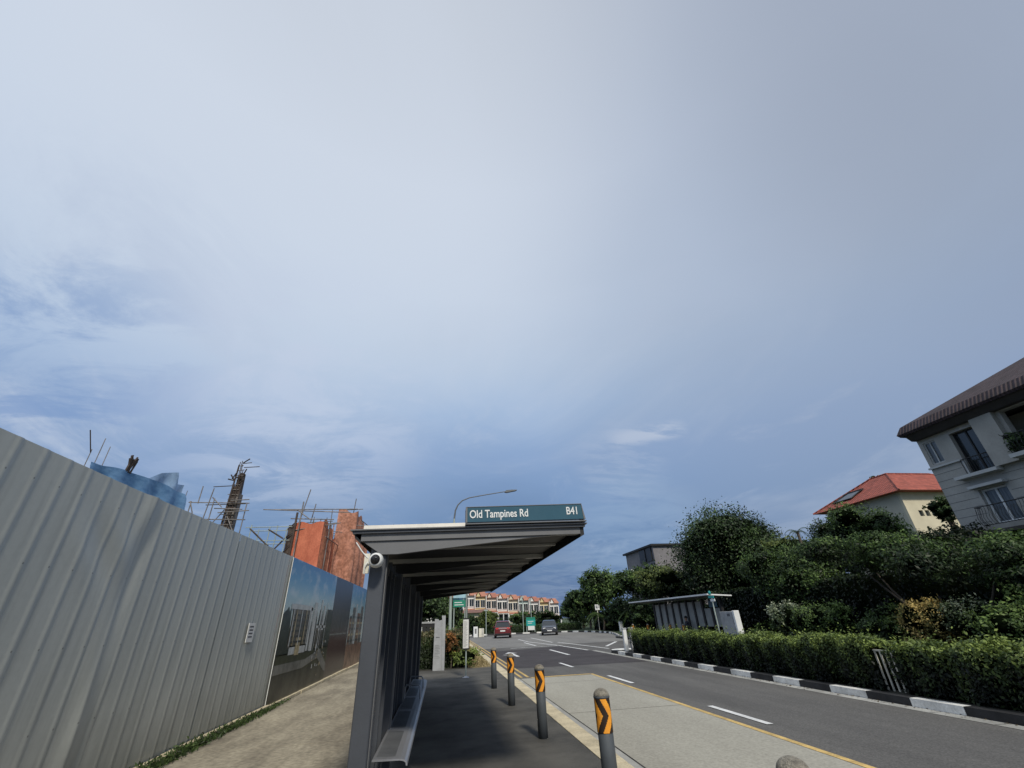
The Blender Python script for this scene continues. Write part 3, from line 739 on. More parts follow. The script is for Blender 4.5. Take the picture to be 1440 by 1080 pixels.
# croton
t = thing('croton_shrub', 'orange and red croton shrub between the pale slab and the bus stop pole', 'shrub', (.42, 19.95, 0))
crown('foliage', [(.40, 19.95, .92, .27, .22, .3), (.5, 19.9, .66, .22, .2, .2)], 560, .12, L_crot, t, 21, .22, 16, .4, .35)
b = MB(); b.tube([(.42, 19.95, 0), (.44, 19.95, .6)], .02, M_bark, 6); obj('trunk', b, t)
t = thing('grass_clump', 'low bright green clump at the edge of the dark pavement', 'plant', (1.1, 19.8, 0))
crown('foliage', [(1.0, 19.9, .38, .6, .3, .3)], 900, .11, L_hedge, t, 22, .2, 20, .5, .3, .25)
rng = np.random.default_rng(14); n = 5000
yy = rng.uniform(19.6, 45, n); xx = rng.uniform(1.1, 1.98, n)
o = leafmesh('verge_grass', np.stack([xx, yy, np.abs(rng.normal(.03, .03, n))], 1), rng.normal(size=(n, 3))*(1, 1, .3), .12, np.clip(rng.normal(.7, .25, n), 0, 1), leafmat('dry blades', (.06, .06, .02), (.25, .2, .09), (.45, .36, .2)), None, None, .25, 3)
tag(o, 'dry yellowish grass strip along the left kerb', 'grass', kind='stuff')
boxhedge('hedge', 'farther dark green hedge along the left verge behind the bus stop pole', 'hedge', -.6, 1.15, 23.0, 44, .95, 9000, .16, L_mid, 13)

t = thing('cream_post', 'cream white square post rising behind the hedge at the shelter end', 'post', (-1.36, 24, 0))
b = MB(); b.bbox(-1.44, -1.27, 23.95, 24.1, 0, 2.55, M_cream, .015); obj('shaft', b, t)
b = MB(); b.box(-1.47, -1.2, 23.93, 24.13, 2.553, 2.72, M_white); b.box(-1.28, -1.05, 23.98, 24.08, 2.723, 2.86, M_cream); obj('cap', b, t)
t = thing('boundary_wall', 'low dark boundary wall with pale coping behind the flower hedge', 'wall', (-1, 34, 0))
b = MB(); b.box(-4.5, -.4, 34, 34.2, 0, 1.55, M_dark); obj('wall', b, t)
b = MB(); b.box(-4.55, -.38, 33.95, 34.25, 1.553, 1.66, M_slab); obj('coping', b, t)
b = MB(); b.box(-2.2, -1.3, 33.93, 33.99, 1.05, 1.35, M_white); obj('plaque', b, t)

# ------------------------------------------------------------------ trees
def trunk(t, pts, r0, r1, mt=M_bark, limbs=(), name='trunk'):
    b = MB(); n = len(pts); b.tube(pts, [r0+(r1-r0)*i/(n-1) for i in range(n)], mt, 10)
    for l, ra, rb in limbs: m_ = len(l); b.tube(l, [ra+(rb-ra)*i/(m_-1) for i in range(m_)], mt, 7)
    obj(name, b, t)
def tree(label, x, y, z0, r, h, lm, n, size, seed, flat=.85, nl=9, cat='tree', name='tree', clump=.16, spread=.62, per=42, coref=.56, bias=0.0, grp=None):
    """round headed tree: base at (x,y), crown centre height z0, crown radius r, vertical radius h"""
    t = thing(name, label, cat, (x, y, 0), grp)
    rg = random.Random(seed); lobes = [(x, y, z0, r*.72, r*.72, h*.75)]
    for i in range(nl):
        a = 2*PI*i/nl+rg.uniform(-.4, .4); e = rg.uniform(-.55, .9)
        k = spread*rg.uniform(.8, 1.1)
        q = rg.uniform(.32, .5)
        lobes.append((x+r*k*math.cos(a)*math.cos(e), y+r*k*math.sin(a)*math.cos(e), z0+h*k*math.sin(e), r*q, r*q, h*q*flat))
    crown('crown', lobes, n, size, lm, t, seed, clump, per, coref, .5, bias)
    limbs = []
    zb = z0-h*.55
    for l in lobes[1:6]:
        limbs.append(([(x, y, zb*.75), ((x*2+l[0])/3, (y*2+l[1])/3, (zb+l[2])/2), (l[0], l[1], l[2])], r*.035+.03, .03))
    trunk(t, [(x, y, -.05), (x+.1, y, zb*.6), (x, y, z0)], r*.06+.05, r*.03+.03, M_bark, limbs)
    return t
tree('large round dense tree behind the far bus shelter', 24.3, 36.0, 4.9, 5.0, 5.3, L_dark, 62000, .2, 31, nl=20, spread=.6, clump=.2, coref=.7)
tree('bushy tree filling the space right of the large round tree', 21.5, 25.4, 3.1, 3.4, 2.4, L_mid, 24000, .15, 32)
tree('olive green tree at right behind the large round tree', 26.0, 31.0, 4.6, 3.2, 2.2, L_olive, 8000, .2, 33, bias=-.1)
tree('dark feathery tree in front of the red roofed house', 24.0, 23.0, 5.2, 2.4, 2.0, L_mid, 15000, .13, 34)
tree('dark leafy tree just left of the grey apartment block', 30.4, 22.6, 6.45, .95, .95, L_dark, 3000, .15, 35)
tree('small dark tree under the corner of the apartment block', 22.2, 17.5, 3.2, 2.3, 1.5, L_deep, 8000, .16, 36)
tree('broad dark tree at the right edge beneath the apartment balconies', 20.5, 12.2, 2.2, 2.7, 1.1, L_dark, 18000, .125, 37)
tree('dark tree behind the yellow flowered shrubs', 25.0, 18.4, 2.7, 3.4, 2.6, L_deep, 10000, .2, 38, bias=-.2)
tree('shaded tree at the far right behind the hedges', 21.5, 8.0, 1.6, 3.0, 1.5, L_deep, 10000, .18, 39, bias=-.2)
tree('tall tree between the palms and the apartment block', 27.5, 27.5, 5.0, 2.6, 2.3, L_mid, 8000, .2, 53, bias=-.15)
# the spreading frangipani with visible limbs
t = thing('frangipani_tree', 'wide low spreading tree with bent pale limbs beneath the red roofed house', 'tree', (17.9, 15.6, 0))
lob = []; rg = random.Random(44)
for i in range(15):
    a = rg.uniform(0, 2*PI); k = rg.uniform(0, 1)**.6*3.7
    lob.append((18.2+k*math.cos(a), 16.1+k*math.sin(a)*1.15, 3.45+rg.uniform(-.2, .5)-.015*k*k+.16*min(0, k*math.sin(a)), rg.uniform(.8, 1.2), rg.uniform(.8, 1.2), rg.uniform(.38, .55)))
crown('crown', lob, 32000, .125, L_mid, t, 45, .2, 34, .5, .42, -.08)
base = (19.2, 15.6, 0)
limbs = []
for (dx, dy, zz_) in ((-.6, 2.6, 2.8), (.3, -1.9, 2.8), (1.6, 1.8, 2.9), (.9, 3.6, 2.9)):
    limbs.append(([base, (base[0]+dx*.35, base[1]+dy*.45, .9), (base[0]+dx*.72, base[1]+dy*.8, 2.05), (base[0]+dx, base[1]+dy, zz_)], .06, .028))
trunk(t, [base, (19.2, 15.65, .6)], .13, .1, M_bark, limbs)
# vegetation towards the centre
tree('round tree left of the grey flat roofed house', 20.5, 58.5, 4.6, 3.6, 3.0, L_mid, 9000, .3, 61, grp=None)
tree('dense tree in front of the grey flat roofed house', 21.8, 47.5, 4.3, 3.9, 2.7, L_mid, 11000, .27, 62)
tree('green tree above the left end of the far shelter roof', 21.5, 41.5, 3.7, 3.4, 2.6, L_olive, 10000, .24, 63, bias=-.15)
tree('dark tree at the left end of the far tree line', 21.6, 73.0, 2.9, 3.7, 3.1, L_dark, 9000, .34, 64)
tree('small bright tree between two far dark trees', 20.5, 66.0, 3.1, 2.4, 2.4, L_mid, 6000, .28, 65)
tree('dark low tree beside the far bus stop sign', 20.5, 52.5, 1.8, 2.8, 1.7, L_dark, 7000, .24, 66)
tree('shrubby dark tree beside the left end of the far shelter', 19.6, 44.5, 1.7, 2.6, 1.6, L_dark, 7000, .2, 67)
tree('dark round tree right of the terraced houses', 26.0, 92.0, 3.0, 3.6, 2.6, L_dark, 6000, .4, 68)
tree('tree right of the green signboard in front of the houses', 13.6, 78.0, 1.3, 2.7, 1.7, L_mid, 5000, .32, 69)
tree('rounded dark tree behind the dark car', 16.2, 74.0, 1.4, 2.2, 1.5, L_dark, 5000, .3, 70)
tree('light green tree left of the red car in front of the houses', 6.3, 68.5, 1.5, 1.7, 1.6, L_olive, 7000, .27, 71, bias=.05)
tree('dark slim tree beside the left kerb below the terraced houses', 3.9, 66.0, 1.1, 1.2, 1.5, L_dark, 3500, .22, 72)
tree('low tree behind the red car', 8.6, 74.0, .9, 1.8, 1.0, L_dark, 3500, .28, 73)
tree('large dark tree behind the cream post', -2.0, 44.0, 2.6, 2.5, 2.2, L_dark, 9000, .24, 74)
tree('dark tree beside the tall street lamp', .3, 47.0, 2.5, 1.8, 2.1, L_dark, 7000, .22, 75)
tree('small dark tree behind the green direction sign', 1.6, 52.0, 1.3, 1.3, 1.4, L_mid, 4000, .22, 76)
b = None
boxhedge('hedge', 'low dark far hedge beneath the green signboard', 'hedge', 4.2, 19.5, 67.0, 68.6, .75, 9000, .26, L_dark, 77)

# palms
def palm(label, x, y, h, fl, seed, nf=15, sc=1):
    t = thing('palm_tree', label, 'palm', (x, y, 0), None)
    trunk(t, [(x, y, -.05), (x+.12, y, h*.5), (x+.05, y, h)], .14, .09, M_bark)
    b = MB(); rg = random.Random(seed)
    for k in range(nf):
        a = 2*PI*k/nf+rg.uniform(-.2, .2); up = rg.uniform(.1, 1.0); d = Vector((math.cos(a), math.sin(a), 0))
        prev = Vector((x+.05, y, h)); pp = []
        for s in range(8):
            u = s/7; pp.append(Vector((x+.05, y, h))+d*fl*u*(1-.12*u)+Vector((0, 0, fl*(up*u-1.05*u*u))))
        b.tube([tuple(p) for p in pp], [.012*(1-s/9) for s in range(8)], L_mid, 4)
        sd = Vector((-d.y, d.x, 0))
        for s in range(1, 8):
            for e in (0, .33, .66):
                p = pp[s-1].lerp(pp[s], e)
                for sg_ in (-1, 1):
                    q = p+sd*sg_*fl*.2*(1-.5*s/8)+d*fl*.09+Vector((0, 0, -fl*.10)); w = d*fl*.012
                    b.add([tuple(p-w), tuple(p+w), tuple(q)], [(0, 1, 2)], L_mid)
    o = obj('crown', b, t); at = o.data.attributes.new('shade', 'FLOAT', 'POINT')
    at.data.foreach_set('value', [rg.uniform(.15, .8) for _ in o.data.vertices])
palm('small palm standing clear of the trees, left of the red roofed house', 25.0, 28.7, 6.3, 1.0, 81, 11)
palm('palm right beside the left end of the red roofed house', 25.0, 26.2, 6.2, 1.1, 82, 11)
palm('bushy palm beside the far bus stop sign', 20.6, 49.0, 1.6, 2.6, 83, 20)
palm('low palm left of the far shelter roof', 19.2, 56.5, 1.5, 2.3, 84, 18)
tree('low dark crown below the clear standing palm', 25.5, 28.2, 4.7, 1.7, 1.1, L_dark, 4000, .17, 54)

# shrubs right
L_shrub = leafmat('lit shrub leaves', (.012, .022, .008), (.06, .105, .028), (.19, .28, .075))
def shrub(label, x, y, r, h, lm, n, size, seed, bias=0.0, nl=6, name='shrub', zc=None):
    t = thing(name, label, 'shrub', (x, y, 0)); rg = random.Random(seed)
    zc = zc or h*.55; lobes = [(x, y, zc, r*.8, r*.8, h*.48)]
    for i in range(nl):
        a = 2*PI*i/nl; lobes.append((x+r*.55*math.cos(a), y+r*.55*math.sin(a), zc+rg.uniform(-.2, .12)*h, r*.5, r*.5, h*rg.uniform(.28, .36)))
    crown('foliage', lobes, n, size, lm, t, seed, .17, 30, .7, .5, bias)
    b = MB()
    for i in range(3): b.tube([(x+.1*i-.1, y, -.02), (x+.3*(i-1), y+.1*i, h*.6)], .03, M_bark, 6)
    obj('stems', b, t)
shrub('shrub with white variegated leaves right of the far shelter', 18.1, 23.3, .95, 1.75, L_pale, 4500, .12, 91)
shrub('rounded green shrub beside the variegated one', 18.2, 21.2, 1.35, 1.75, L_shrub, 7000, .11, 92, .1)
shrub('low green shrub left of the yellow flowered one', 18.3, 17.7, 1.2, 1.55, L_shrub, 6000, .11, 93)
shrub('shrub covered in yellow orange flowers among green shrubs', 18.0, 15.8, 1.0, 1.62, L_crot_y, 8000, .09, 94, .28)
shrub('shrub dusted with pale flowers right of the yellow flowered one', 18.2, 14.3, 1.0, 1.6, L_pale, 6000, .09, 95, -.15)
shrub('dark green shrub before the topiary', 18.0, 12.9, 1.2, 1.4, L_shrub, 6000, .11, 96)
shrub('clipped round topiary shrub at the right edge', 18.8, 12.3, 1.15, 2.1, L_shrub, 7000, .09, 97, .1)
shrub('large dark shrub behind the right end of the hedge', 17.6, 10.6, 1.5, 1.4, L_dark, 7000, .11, 98)
shrub('low shrub between the far shelter slab and the variegated shrub', 17.6, 24.6, .8, .95, L_mid, 3000, .11, 99)
shrub('round bush beside the farthest striped kerb', 19.8, 53.5, 1.3, 1.0, L_olive, 3000, .14, 100)
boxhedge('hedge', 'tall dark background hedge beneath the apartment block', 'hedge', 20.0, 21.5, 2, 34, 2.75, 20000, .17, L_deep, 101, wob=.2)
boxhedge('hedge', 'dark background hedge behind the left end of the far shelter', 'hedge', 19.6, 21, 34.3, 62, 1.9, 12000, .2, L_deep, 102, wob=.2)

# white railing in the hedge gap
t = thing('railing', 'short white railing in the gap of the island hedge', 'railing', (9.2, 9.2, 0))
b = MB()
b.box(9.04, 9.07, 8.88, 9.5, .68, .71, M_cream)
for k in range(5): b.box(9.045, 9.065, 8.90+k*.125, 8.932+k*.125, 0, .68, M_cream)
obj('bars', b, t)
for i, (x, y, lab) in enumerate(((9.0, 23.5, 'white concrete post at the left end of the island hedge'), (9.5, 23.9, 'second white post behind the hedge end, partly hidden by the first'))):
    t = thing('white_post', lab, 'post', (x, y, 0), 'white posts at the hedge end')
    b = MB(); b.bbox(x-.09, x+.09, y-.09, y+.09, -.02, .92, M_white if i == 0 else M_slab, .02); obj('shaft', b, t)
    b = MB(); b.bbox(x-.11, x+.11, y-.11, y+.11, .922, .98, M_slab, .02); obj('cap', b, t)

# ------------------------------------------------------------------ far shelter
t = thing('bus_shelter', 'far bus shelter across the road, thin white edged roof over grey panels', 'bus shelter', (16, 30, 0))
b = MB(); b.prism([(14.8, 2.32), (16.2, 2.26), (16.2, 2.33), (14.8, 2.40)], 'y', 25.0, 36.6, M_steel); rf = obj('roof', b, t)
b = MB(); b.box(14.74, 14.795, 24.95, 36.65, 2.345, 2.425, M_white); b.prism([(14.8, 2.34), (16.2, 2.25), (16.2, 2.31), (14.8, 2.41)], 'y', 24.9, 24.995, M_white); obj('roof_edge', b, rf)
n = 9
for i in range(n+1):
    y = 25.6+i*(34.4-25.6)/n
    b = MB(); b.bbox(15.75, 15.91, y-.1, y+.1, 0, 2.22, M_dark, .01); obj('column', b, t)
M_pan = mat('frosted panel', (.26, .275, .265), .5, .15, 2)
for i in range(n):
    y = 25.6+i*(34.4-25.6)/n+.12; y2 = y+(34.4-25.6)/n-.24
    b = MB(); b.box(15.81, 15.84, y, y2, .25 if i > 2 else .75, 2.1 if i > 1 else 1.7, M_pan); obj('back_panel', b, t)
b = MB(); b.box(15.72, 15.745, 25.8, 26.7, 1.75, 2.1, M_sign); obj('route_sign', b, t)
b = MB(); b.box(15.28, 15.62, 25.9, 31.0, .42, .47, M_dark)
for a in (26.1, 28.2, 30.7): b.box(15.42, 15.50, a, a+.06, 0, .42, M_dark)
obj('bench', b, t)
t = thing('concrete_slab', 'pale grey boxy slab at the right end of the far shelter, sunlit end', 'slab', (14.65, 23.2, 0))
b = MB(); b.bbox(14.55, 14.75, 22.78, 23.85, 0, 1.5, M_slab, .015); obj('wide_slab', b, t)
b = MB(); b.bbox(14.55, 14.85, 22.56, 22.73, 0, 1.53, M_white, .015); obj('narrow_slab', b, t)  # white rather than grey: the sunlit end face is put into the colour
b = MB(); b.box(14.543, 14.549, 22.95, 23.2, 1.28, 1.4, M_ink); obj('plate_print', b, t)
t = thing('bus_stop_pole', 'leaning grey pole with small teal signs in front of the far shelter', 'bus stop pole', (13.9+.5, 23.75, 0))
b = MB(); b.tube([(14.4, 24.0, 0), (14.4, 24.0, 2.35)], .035, M_pole, 8); obj('pole', b, t)
b = MB(); b.box(14.36, 14.40, 23.75, 24.25, 2.16, 2.28, M_teal); b.box(14.36, 14.40, 23.70, 24.1, 2.0, 2.12, M_white); b.lathe([(.0, -.02), (.1, -.02), (.1, .02), (.0, .02)], M_teal, (14.37, 24.05, 2.42), 14, True, 'x'); obj('stop_flag', b, t)
for loc, lab in (((14.9, 28.7, 0), 'small striped bollard showing over the hedge before the far shelter panels'),
                 ((15.3, 31.3, 0), 'small striped bollard at the left edge of the far shelter panels'),
                 ((14.75, 33.7, 0), 'second small striped bollard from the left before the far shelter'),
                 ((14.4, 35.6, 0), 'leftmost small striped bollard left of the far shelter panels')):
    c = copy_tree(b1, loc, label=lab); c['group'] = 'striped bollards along the far kerb'

# person seated in the far shelter (small in the picture)
def person():
    t = thing('person', 'person in dark clothes and brown trousers seated on the far shelter bench', 'person', (15.48, 29.3, 0))
    import bmesh
    me = bpy.data.meshes.new('body')
    V = [(0, 0, .5), (0, 0, .72), (0, 0, .98), (0, 0, 1.06), (-.02, 0, 1.16), (-.02, 0, 1.26),   # pelvis spine neck head
         (0, .17, .96), (-.05, .21, .72), (-.22, .16, .58), (0, -.17, .96), (-.05, -.21, .72), (-.22, -.16, .58),
         (-.05, .09, .5), (-.42, .11, .5), (-.44, .11, .08), (-.56, .11, .04), (-.05, -.09, .5), (-.42, -.11, .5), (-.46, -.11, .08), (-.58, -.11, .04)]
    E = [(0, 1), (1, 2), (2, 3), (3, 4), (4, 5), (2, 6), (6, 7), (7, 8), (2, 9), (9, 10), (10, 11), (0, 12), (12, 13), (13, 14), (14, 15), (0, 16), (16, 17), (17, 18), (18, 19)]
    rad = [.14, .13, .13, .055, .095, .085, .06, .045, .035, .06, .045, .035, .09, .065, .045, .04, .09, .065, .045, .04]
    me.from_pydata(V, E, []); o = bpy.data.objects.new('body', me); COL.objects.link(o)
    o.modifiers.new('s', 'SKIN'); o.modifiers.new('u', 'SUBSURF').levels = 1
    for i, sv in enumerate(me.skin_vertices[0].data): sv.radius = (rad[i], rad[i]); sv.use_root = (i == 0)
    bpy.context.view_layer.update()
    m2 = bpy.data.meshes.new_from_object(o.evaluated_get(bpy.context.evaluated_depsgraph_get()))
    bpy.data.objects.remove(o)
    M_skin = mat('skin', (.3, .18, .12), .6, .1, 5); M_sh = mat('dark navy cloth', (.02, .022, .04), .9, .2, 6); M_tr = mat('brown cloth', (.11, .07, .05), .9, .2, 6)
    for m_ in (M_skin, M_sh, M_tr): m2.materials.append(m_)
    for p in m2.polygons:
        c = p.center; p.use_smooth = True
        p.material_index = 0 if c.z > 1.05 or (c.x < -.13 and c.z > .57 and abs(c.y) > .13 and c.z < .66) else (1 if (c.z > .56 and c.x > -.25) else 2)
    o = bpy.data.objects.new('body', m2); COL.objects.link(o); o.parent = t
    hb = MB(); vs, fs = ico((.0, 0, 1.27), (.105, .095, .085), 2, .03, 2); hb.add(vs, fs, M_black, True); obj('hair', hb, t, True)
    fc = MB(); fc.box(-.125, -.105, -.012, .012, 1.19, 1.22, M_skin); fc.box(-.112, -.104, -.045, -.02, 1.225, 1.235, M_black); fc.box(-.112, -.104, .02, .045, 1.225, 1.235, M_black); obj('face_features', fc, t, True)
person()

# far bus stop sign
t = thing('bus_stop_sign', 'white square sign on a pale pole by the farthest striped kerb', 'sign', (18.9, 57.3, 0))
b = MB(); b.tube([(18.9, 57.3, 0), (18.9, 57.3, 2.5)], .05, M_cream, 8); obj('pole', b, t)
b = MB(); b.box(18.62, 19.18, 57.2, 57.26, 2.2, 2.8, M_white); b.box(18.7, 19.1, 57.19, 57.199, 2.45, 2.5, M_steel_l); b.box(18.7, 19.0, 57.19, 57.199, 2.6, 2.65, M_steel_l); obj('plate', b, t)
WBX, WBY = 19.0, 50.3
t = thing('white_box', 'small white box on the verge right of the far bus stop sign', 'box', (WBX, WBY, 0))
b = MB(); b.bbox(WBX-.17, WBX+.17, WBY-.15, WBY+.15, 0, .95, M_white, .02); b.box(WBX-.19, WBX+.19, WBY-.17, WBY+.17, .952, .99, M_slab); obj('cabinet', b, t)

# green signboard
t = thing('signboard', 'green signboard with white lower part beyond the cars', 'signboard', (12.1, 66.2, 0))
b = MB(); b.box(11.5, 11.58, 66.2, 66.28, 0, 1.7, M_pole); b.box(12.62, 12.7, 66.2, 66.28, 0, 1.7, M_pole); obj('post', b, t)
b = MB(); b.box(11.5, 12.75, 66.12, 66.19, .72, 1.75, M_teal); b.box(11.5, 12.75, 66.10, 66.118, 1.5, 1.73, M_green)
b.box(11.7, 12.5, 66.10, 66.118, 1.22, 1.29, M_white); b.box(11.7, 12.3, 66.10, 66.118, 1.02, 1.08, M_white); obj('green_panel', b, t)
b = MB(); b.box(11.7, 12.6, 66.12, 66.19, .22, .718, M_white); obj('white_panel', b, t)
for (x, y, h, lab) in ((11.2, 66.9, 4.3, 'thin pale post directly behind the green signboard'), (12.4, 67.0, 4.0, 'thin dark green post right of the green signboard'), (5.1, 56.5, 2.6, 'thin grey post beside the left kerb near the white box')):
    t = thing('thin_post', lab, 'post', (x, y, 0)); b = MB(); b.tube([(x, y, 0), (x, y, h)], .05, M_pole, 8); obj('shaft', b, t)
    b = MB(); b.box(x-.22, x+.22, y-.05, y+.05, h-.02, h+.12, M_pole); obj('head', b, t)
t = thing('white_kiosk', 'small white roadside box at the end of the left kerb', 'cabinet', (4.1, 58.2, 0))
b = MB(); b.bbox(3.75, 4.25, 58, 58.5, -.1, 1.0, M_white, .02); b.bbox(4.4, 5.0, 58.3, 58.7, -.1, .8, M_cream, .02); obj('cabinet', b, t)
b = MB(); b.box(3.9, 4.1, 57.98, 57.999, .3, .8, M_steel_l); obj('door', b, t)
# ------------------------------------------------------------------ cars
def car(label, loc, rz, paint, suv=True):
    t = thing('car', label, 'car', (0, 0, 0), None)
    H = 1.62 if suv else 1.48; hw = .9
    def loft(mb, secs, mt):
        n = len(secs[0]); vs = [v for s in secs for v in s]; fs = []
        for i in range(len(secs)-1):
            for k in range(n): fs.append((i*n+k, i*n+(k+1) % n, (i+1)*n+(k+1) % n, (i+1)*n+k))
        fs.append(tuple(range(n-1, -1, -1))); fs.append(tuple(range((len(secs)-1)*n, len(secs)*n)))
        mb.add(vs, fs, mt, False)
    def sec(y, w, z0, z1, wt): # lower body section
        return [(-w*.94, y, z0), (-w, y, z0+.15), (-w, y, (z0+z1)/2+.05), (-wt, y, z1), (-wt*.6, y, z1+.02), (wt*.6, y, z1+.02), (wt, y, z1), (w, y, (z0+z1)/2+.05), (w, y, z0+.15), (w*.94, y, z0)]
    b = MB()
    loft(b, [sec(-2.2, .78, .34, .82, .70), sec(-2.12, .86, .26, .98, .80), sec(-1.8, hw, .24, 1.03, .84), sec(-.9, hw, .24, 1.02, .85), sec(.5, hw, .24, .98, .85),
             sec(1.1, hw, .24, .95, .83), sec(1.8, .88, .26, .88, .78), sec(2.1, .82, .28, .78, .7), sec(2.2, .72, .34, .68, .6)], paint)
    body = obj('body', b, t, True)
    b = MB()
    loft(b, [[(-.80, -2.0, 1.01), (-.62, -1.72, H-.10), (.62, -1.72, H-.10), (.80, -2.0, 1.01)], [(-.82, -1.5, 1.01), (-.66, -1.35, H-.03), (.66, -1.35, H-.03), (.82, -1.5, 1.01)],
             [(-.83, .3, .99), (-.66, .0, H-.03), (.66, .0, H-.03), (.83, .3, .99)], [(-.80, 1.15, .95), (-.64, .42, H-.10), (.64, .42, H-.10), (.80, 1.15, .95)]], M_glass)
    obj('windows', b, t, True)
    b = MB()
    loft(b, [[(-.60, -1.78, H-.10), (-.52, -1.75, H-.05), (.52, -1.75, H-.05), (.60, -1.78, H-.10)], [(-.68, -1.3, H-.05), (-.58, -1.3, H+.01), (.58, -1.3, H+.01), (.68, -1.3, H-.05)],
             [(-.68, -.0, H-.05), (-.58, -.0, H+.01), (.58, -.0, H+.01), (.68, -.0, H-.05)], [(-.64, .40, H-.11), (-.54, .40, H-.06), (.54, .40, H-.06), (.64, .40, H-.11)]], paint)
    for s in (-1, 1):
        for p, q in (((-1.98, 1.02, .81), (-1.72, H-.10, .64)), ((1.13, .96, .81), (.42, H-.10, .65)), ((-.45, 1.0, .835), (-.45, H-.05, .675))):
            b.tube([(s*p[2], p[0], p[1]), (s*q[2], q[0], q[1])], .032, paint, 6)
    obj('roof', b, t, True)
    M_rub = mat('tyre rubber', (.02, .02, .02), .9, .2, 6)
    for s in (-1, 1):
        for y in (-1.35, 1.35):
            c = (s*.80, y, .33)
            w = MB(); w.lathe([(.2, -.11), (.30, -.115), (.33, -.08), (.33, .08), (.30, .115), (.2, .11)], M_rub, c, 24, True, 'x'); wo = obj('wheel', w, t, True)
            w = MB(); w.lathe([(.02, -.118), (.20, -.116), (.205, .116), (.02, .118)], M_alu, c, 16, True, 'x'); obj('rim', w, wo, True)
        b = MB(); b.bbox(s*.56-.16 if s > 0 else -.72, s*.56+.16 if s > 0 else -.40, -2.19, -2.08, .82, .97, mat('tail lamp red', (.5, .02, .02), .25, .05, 3), .02); obj('tail_light', b, t, True)
        b = MB(); b.bbox(.42 if s > 0 else -.70, .70 if s > 0 else -.42, 2.08, 2.19, .62, .74, mat('headlamp glass', (.85, .86, .85), .15, .05, 3), .02); obj('headlight', b, t, True)
        b = MB(); b.bbox(.90 if s > 0 else -1.06, 1.06 if s > 0 else -.90, .62, .74, .96, 1.1, paint, .02); obj('mirror', b, t, True)
    b = MB(); b.box(-.26, .26, -2.225, -2.205, .62, .74, M_white); b.box(-.26, .26, 2.205, 2.225, .42, .52, M_white); obj('number_plate', b, t, True)
    b = MB(); b.bbox(-.8, .8, -2.24, -2.12, .28, .46, M_black, .03); obj('rear_bumper', b, t, True)
    b = MB(); b.bbox(-.78, .78, 2.12, 2.23, .28, .40, M_black, .03); obj('front_bumper', b, t, True)
    b = MB(); b.box(-.46, .46, -2.215, -2.19, .86, .90, M_alu); b.box(-.40, .40, 2.205, 2.222, .60, .66, M_alu); obj('trim', b, t, True)
    t.location = loc; t.rotation_euler = (0, 0, rz)
    return t
car('dark red car seen from behind on the far left lane', (6.7, 54.0, RZ), R(-7), mat('dark red paint', (.13, .012, .015), .3, .1, 2, coat=.6))
car('dark grey car facing the camera on the far right lane', (12.3, 55.5, RZ), R(168), mat('dark grey paint', (.035, .04, .05), .3, .1, 2, coat=.6), False)

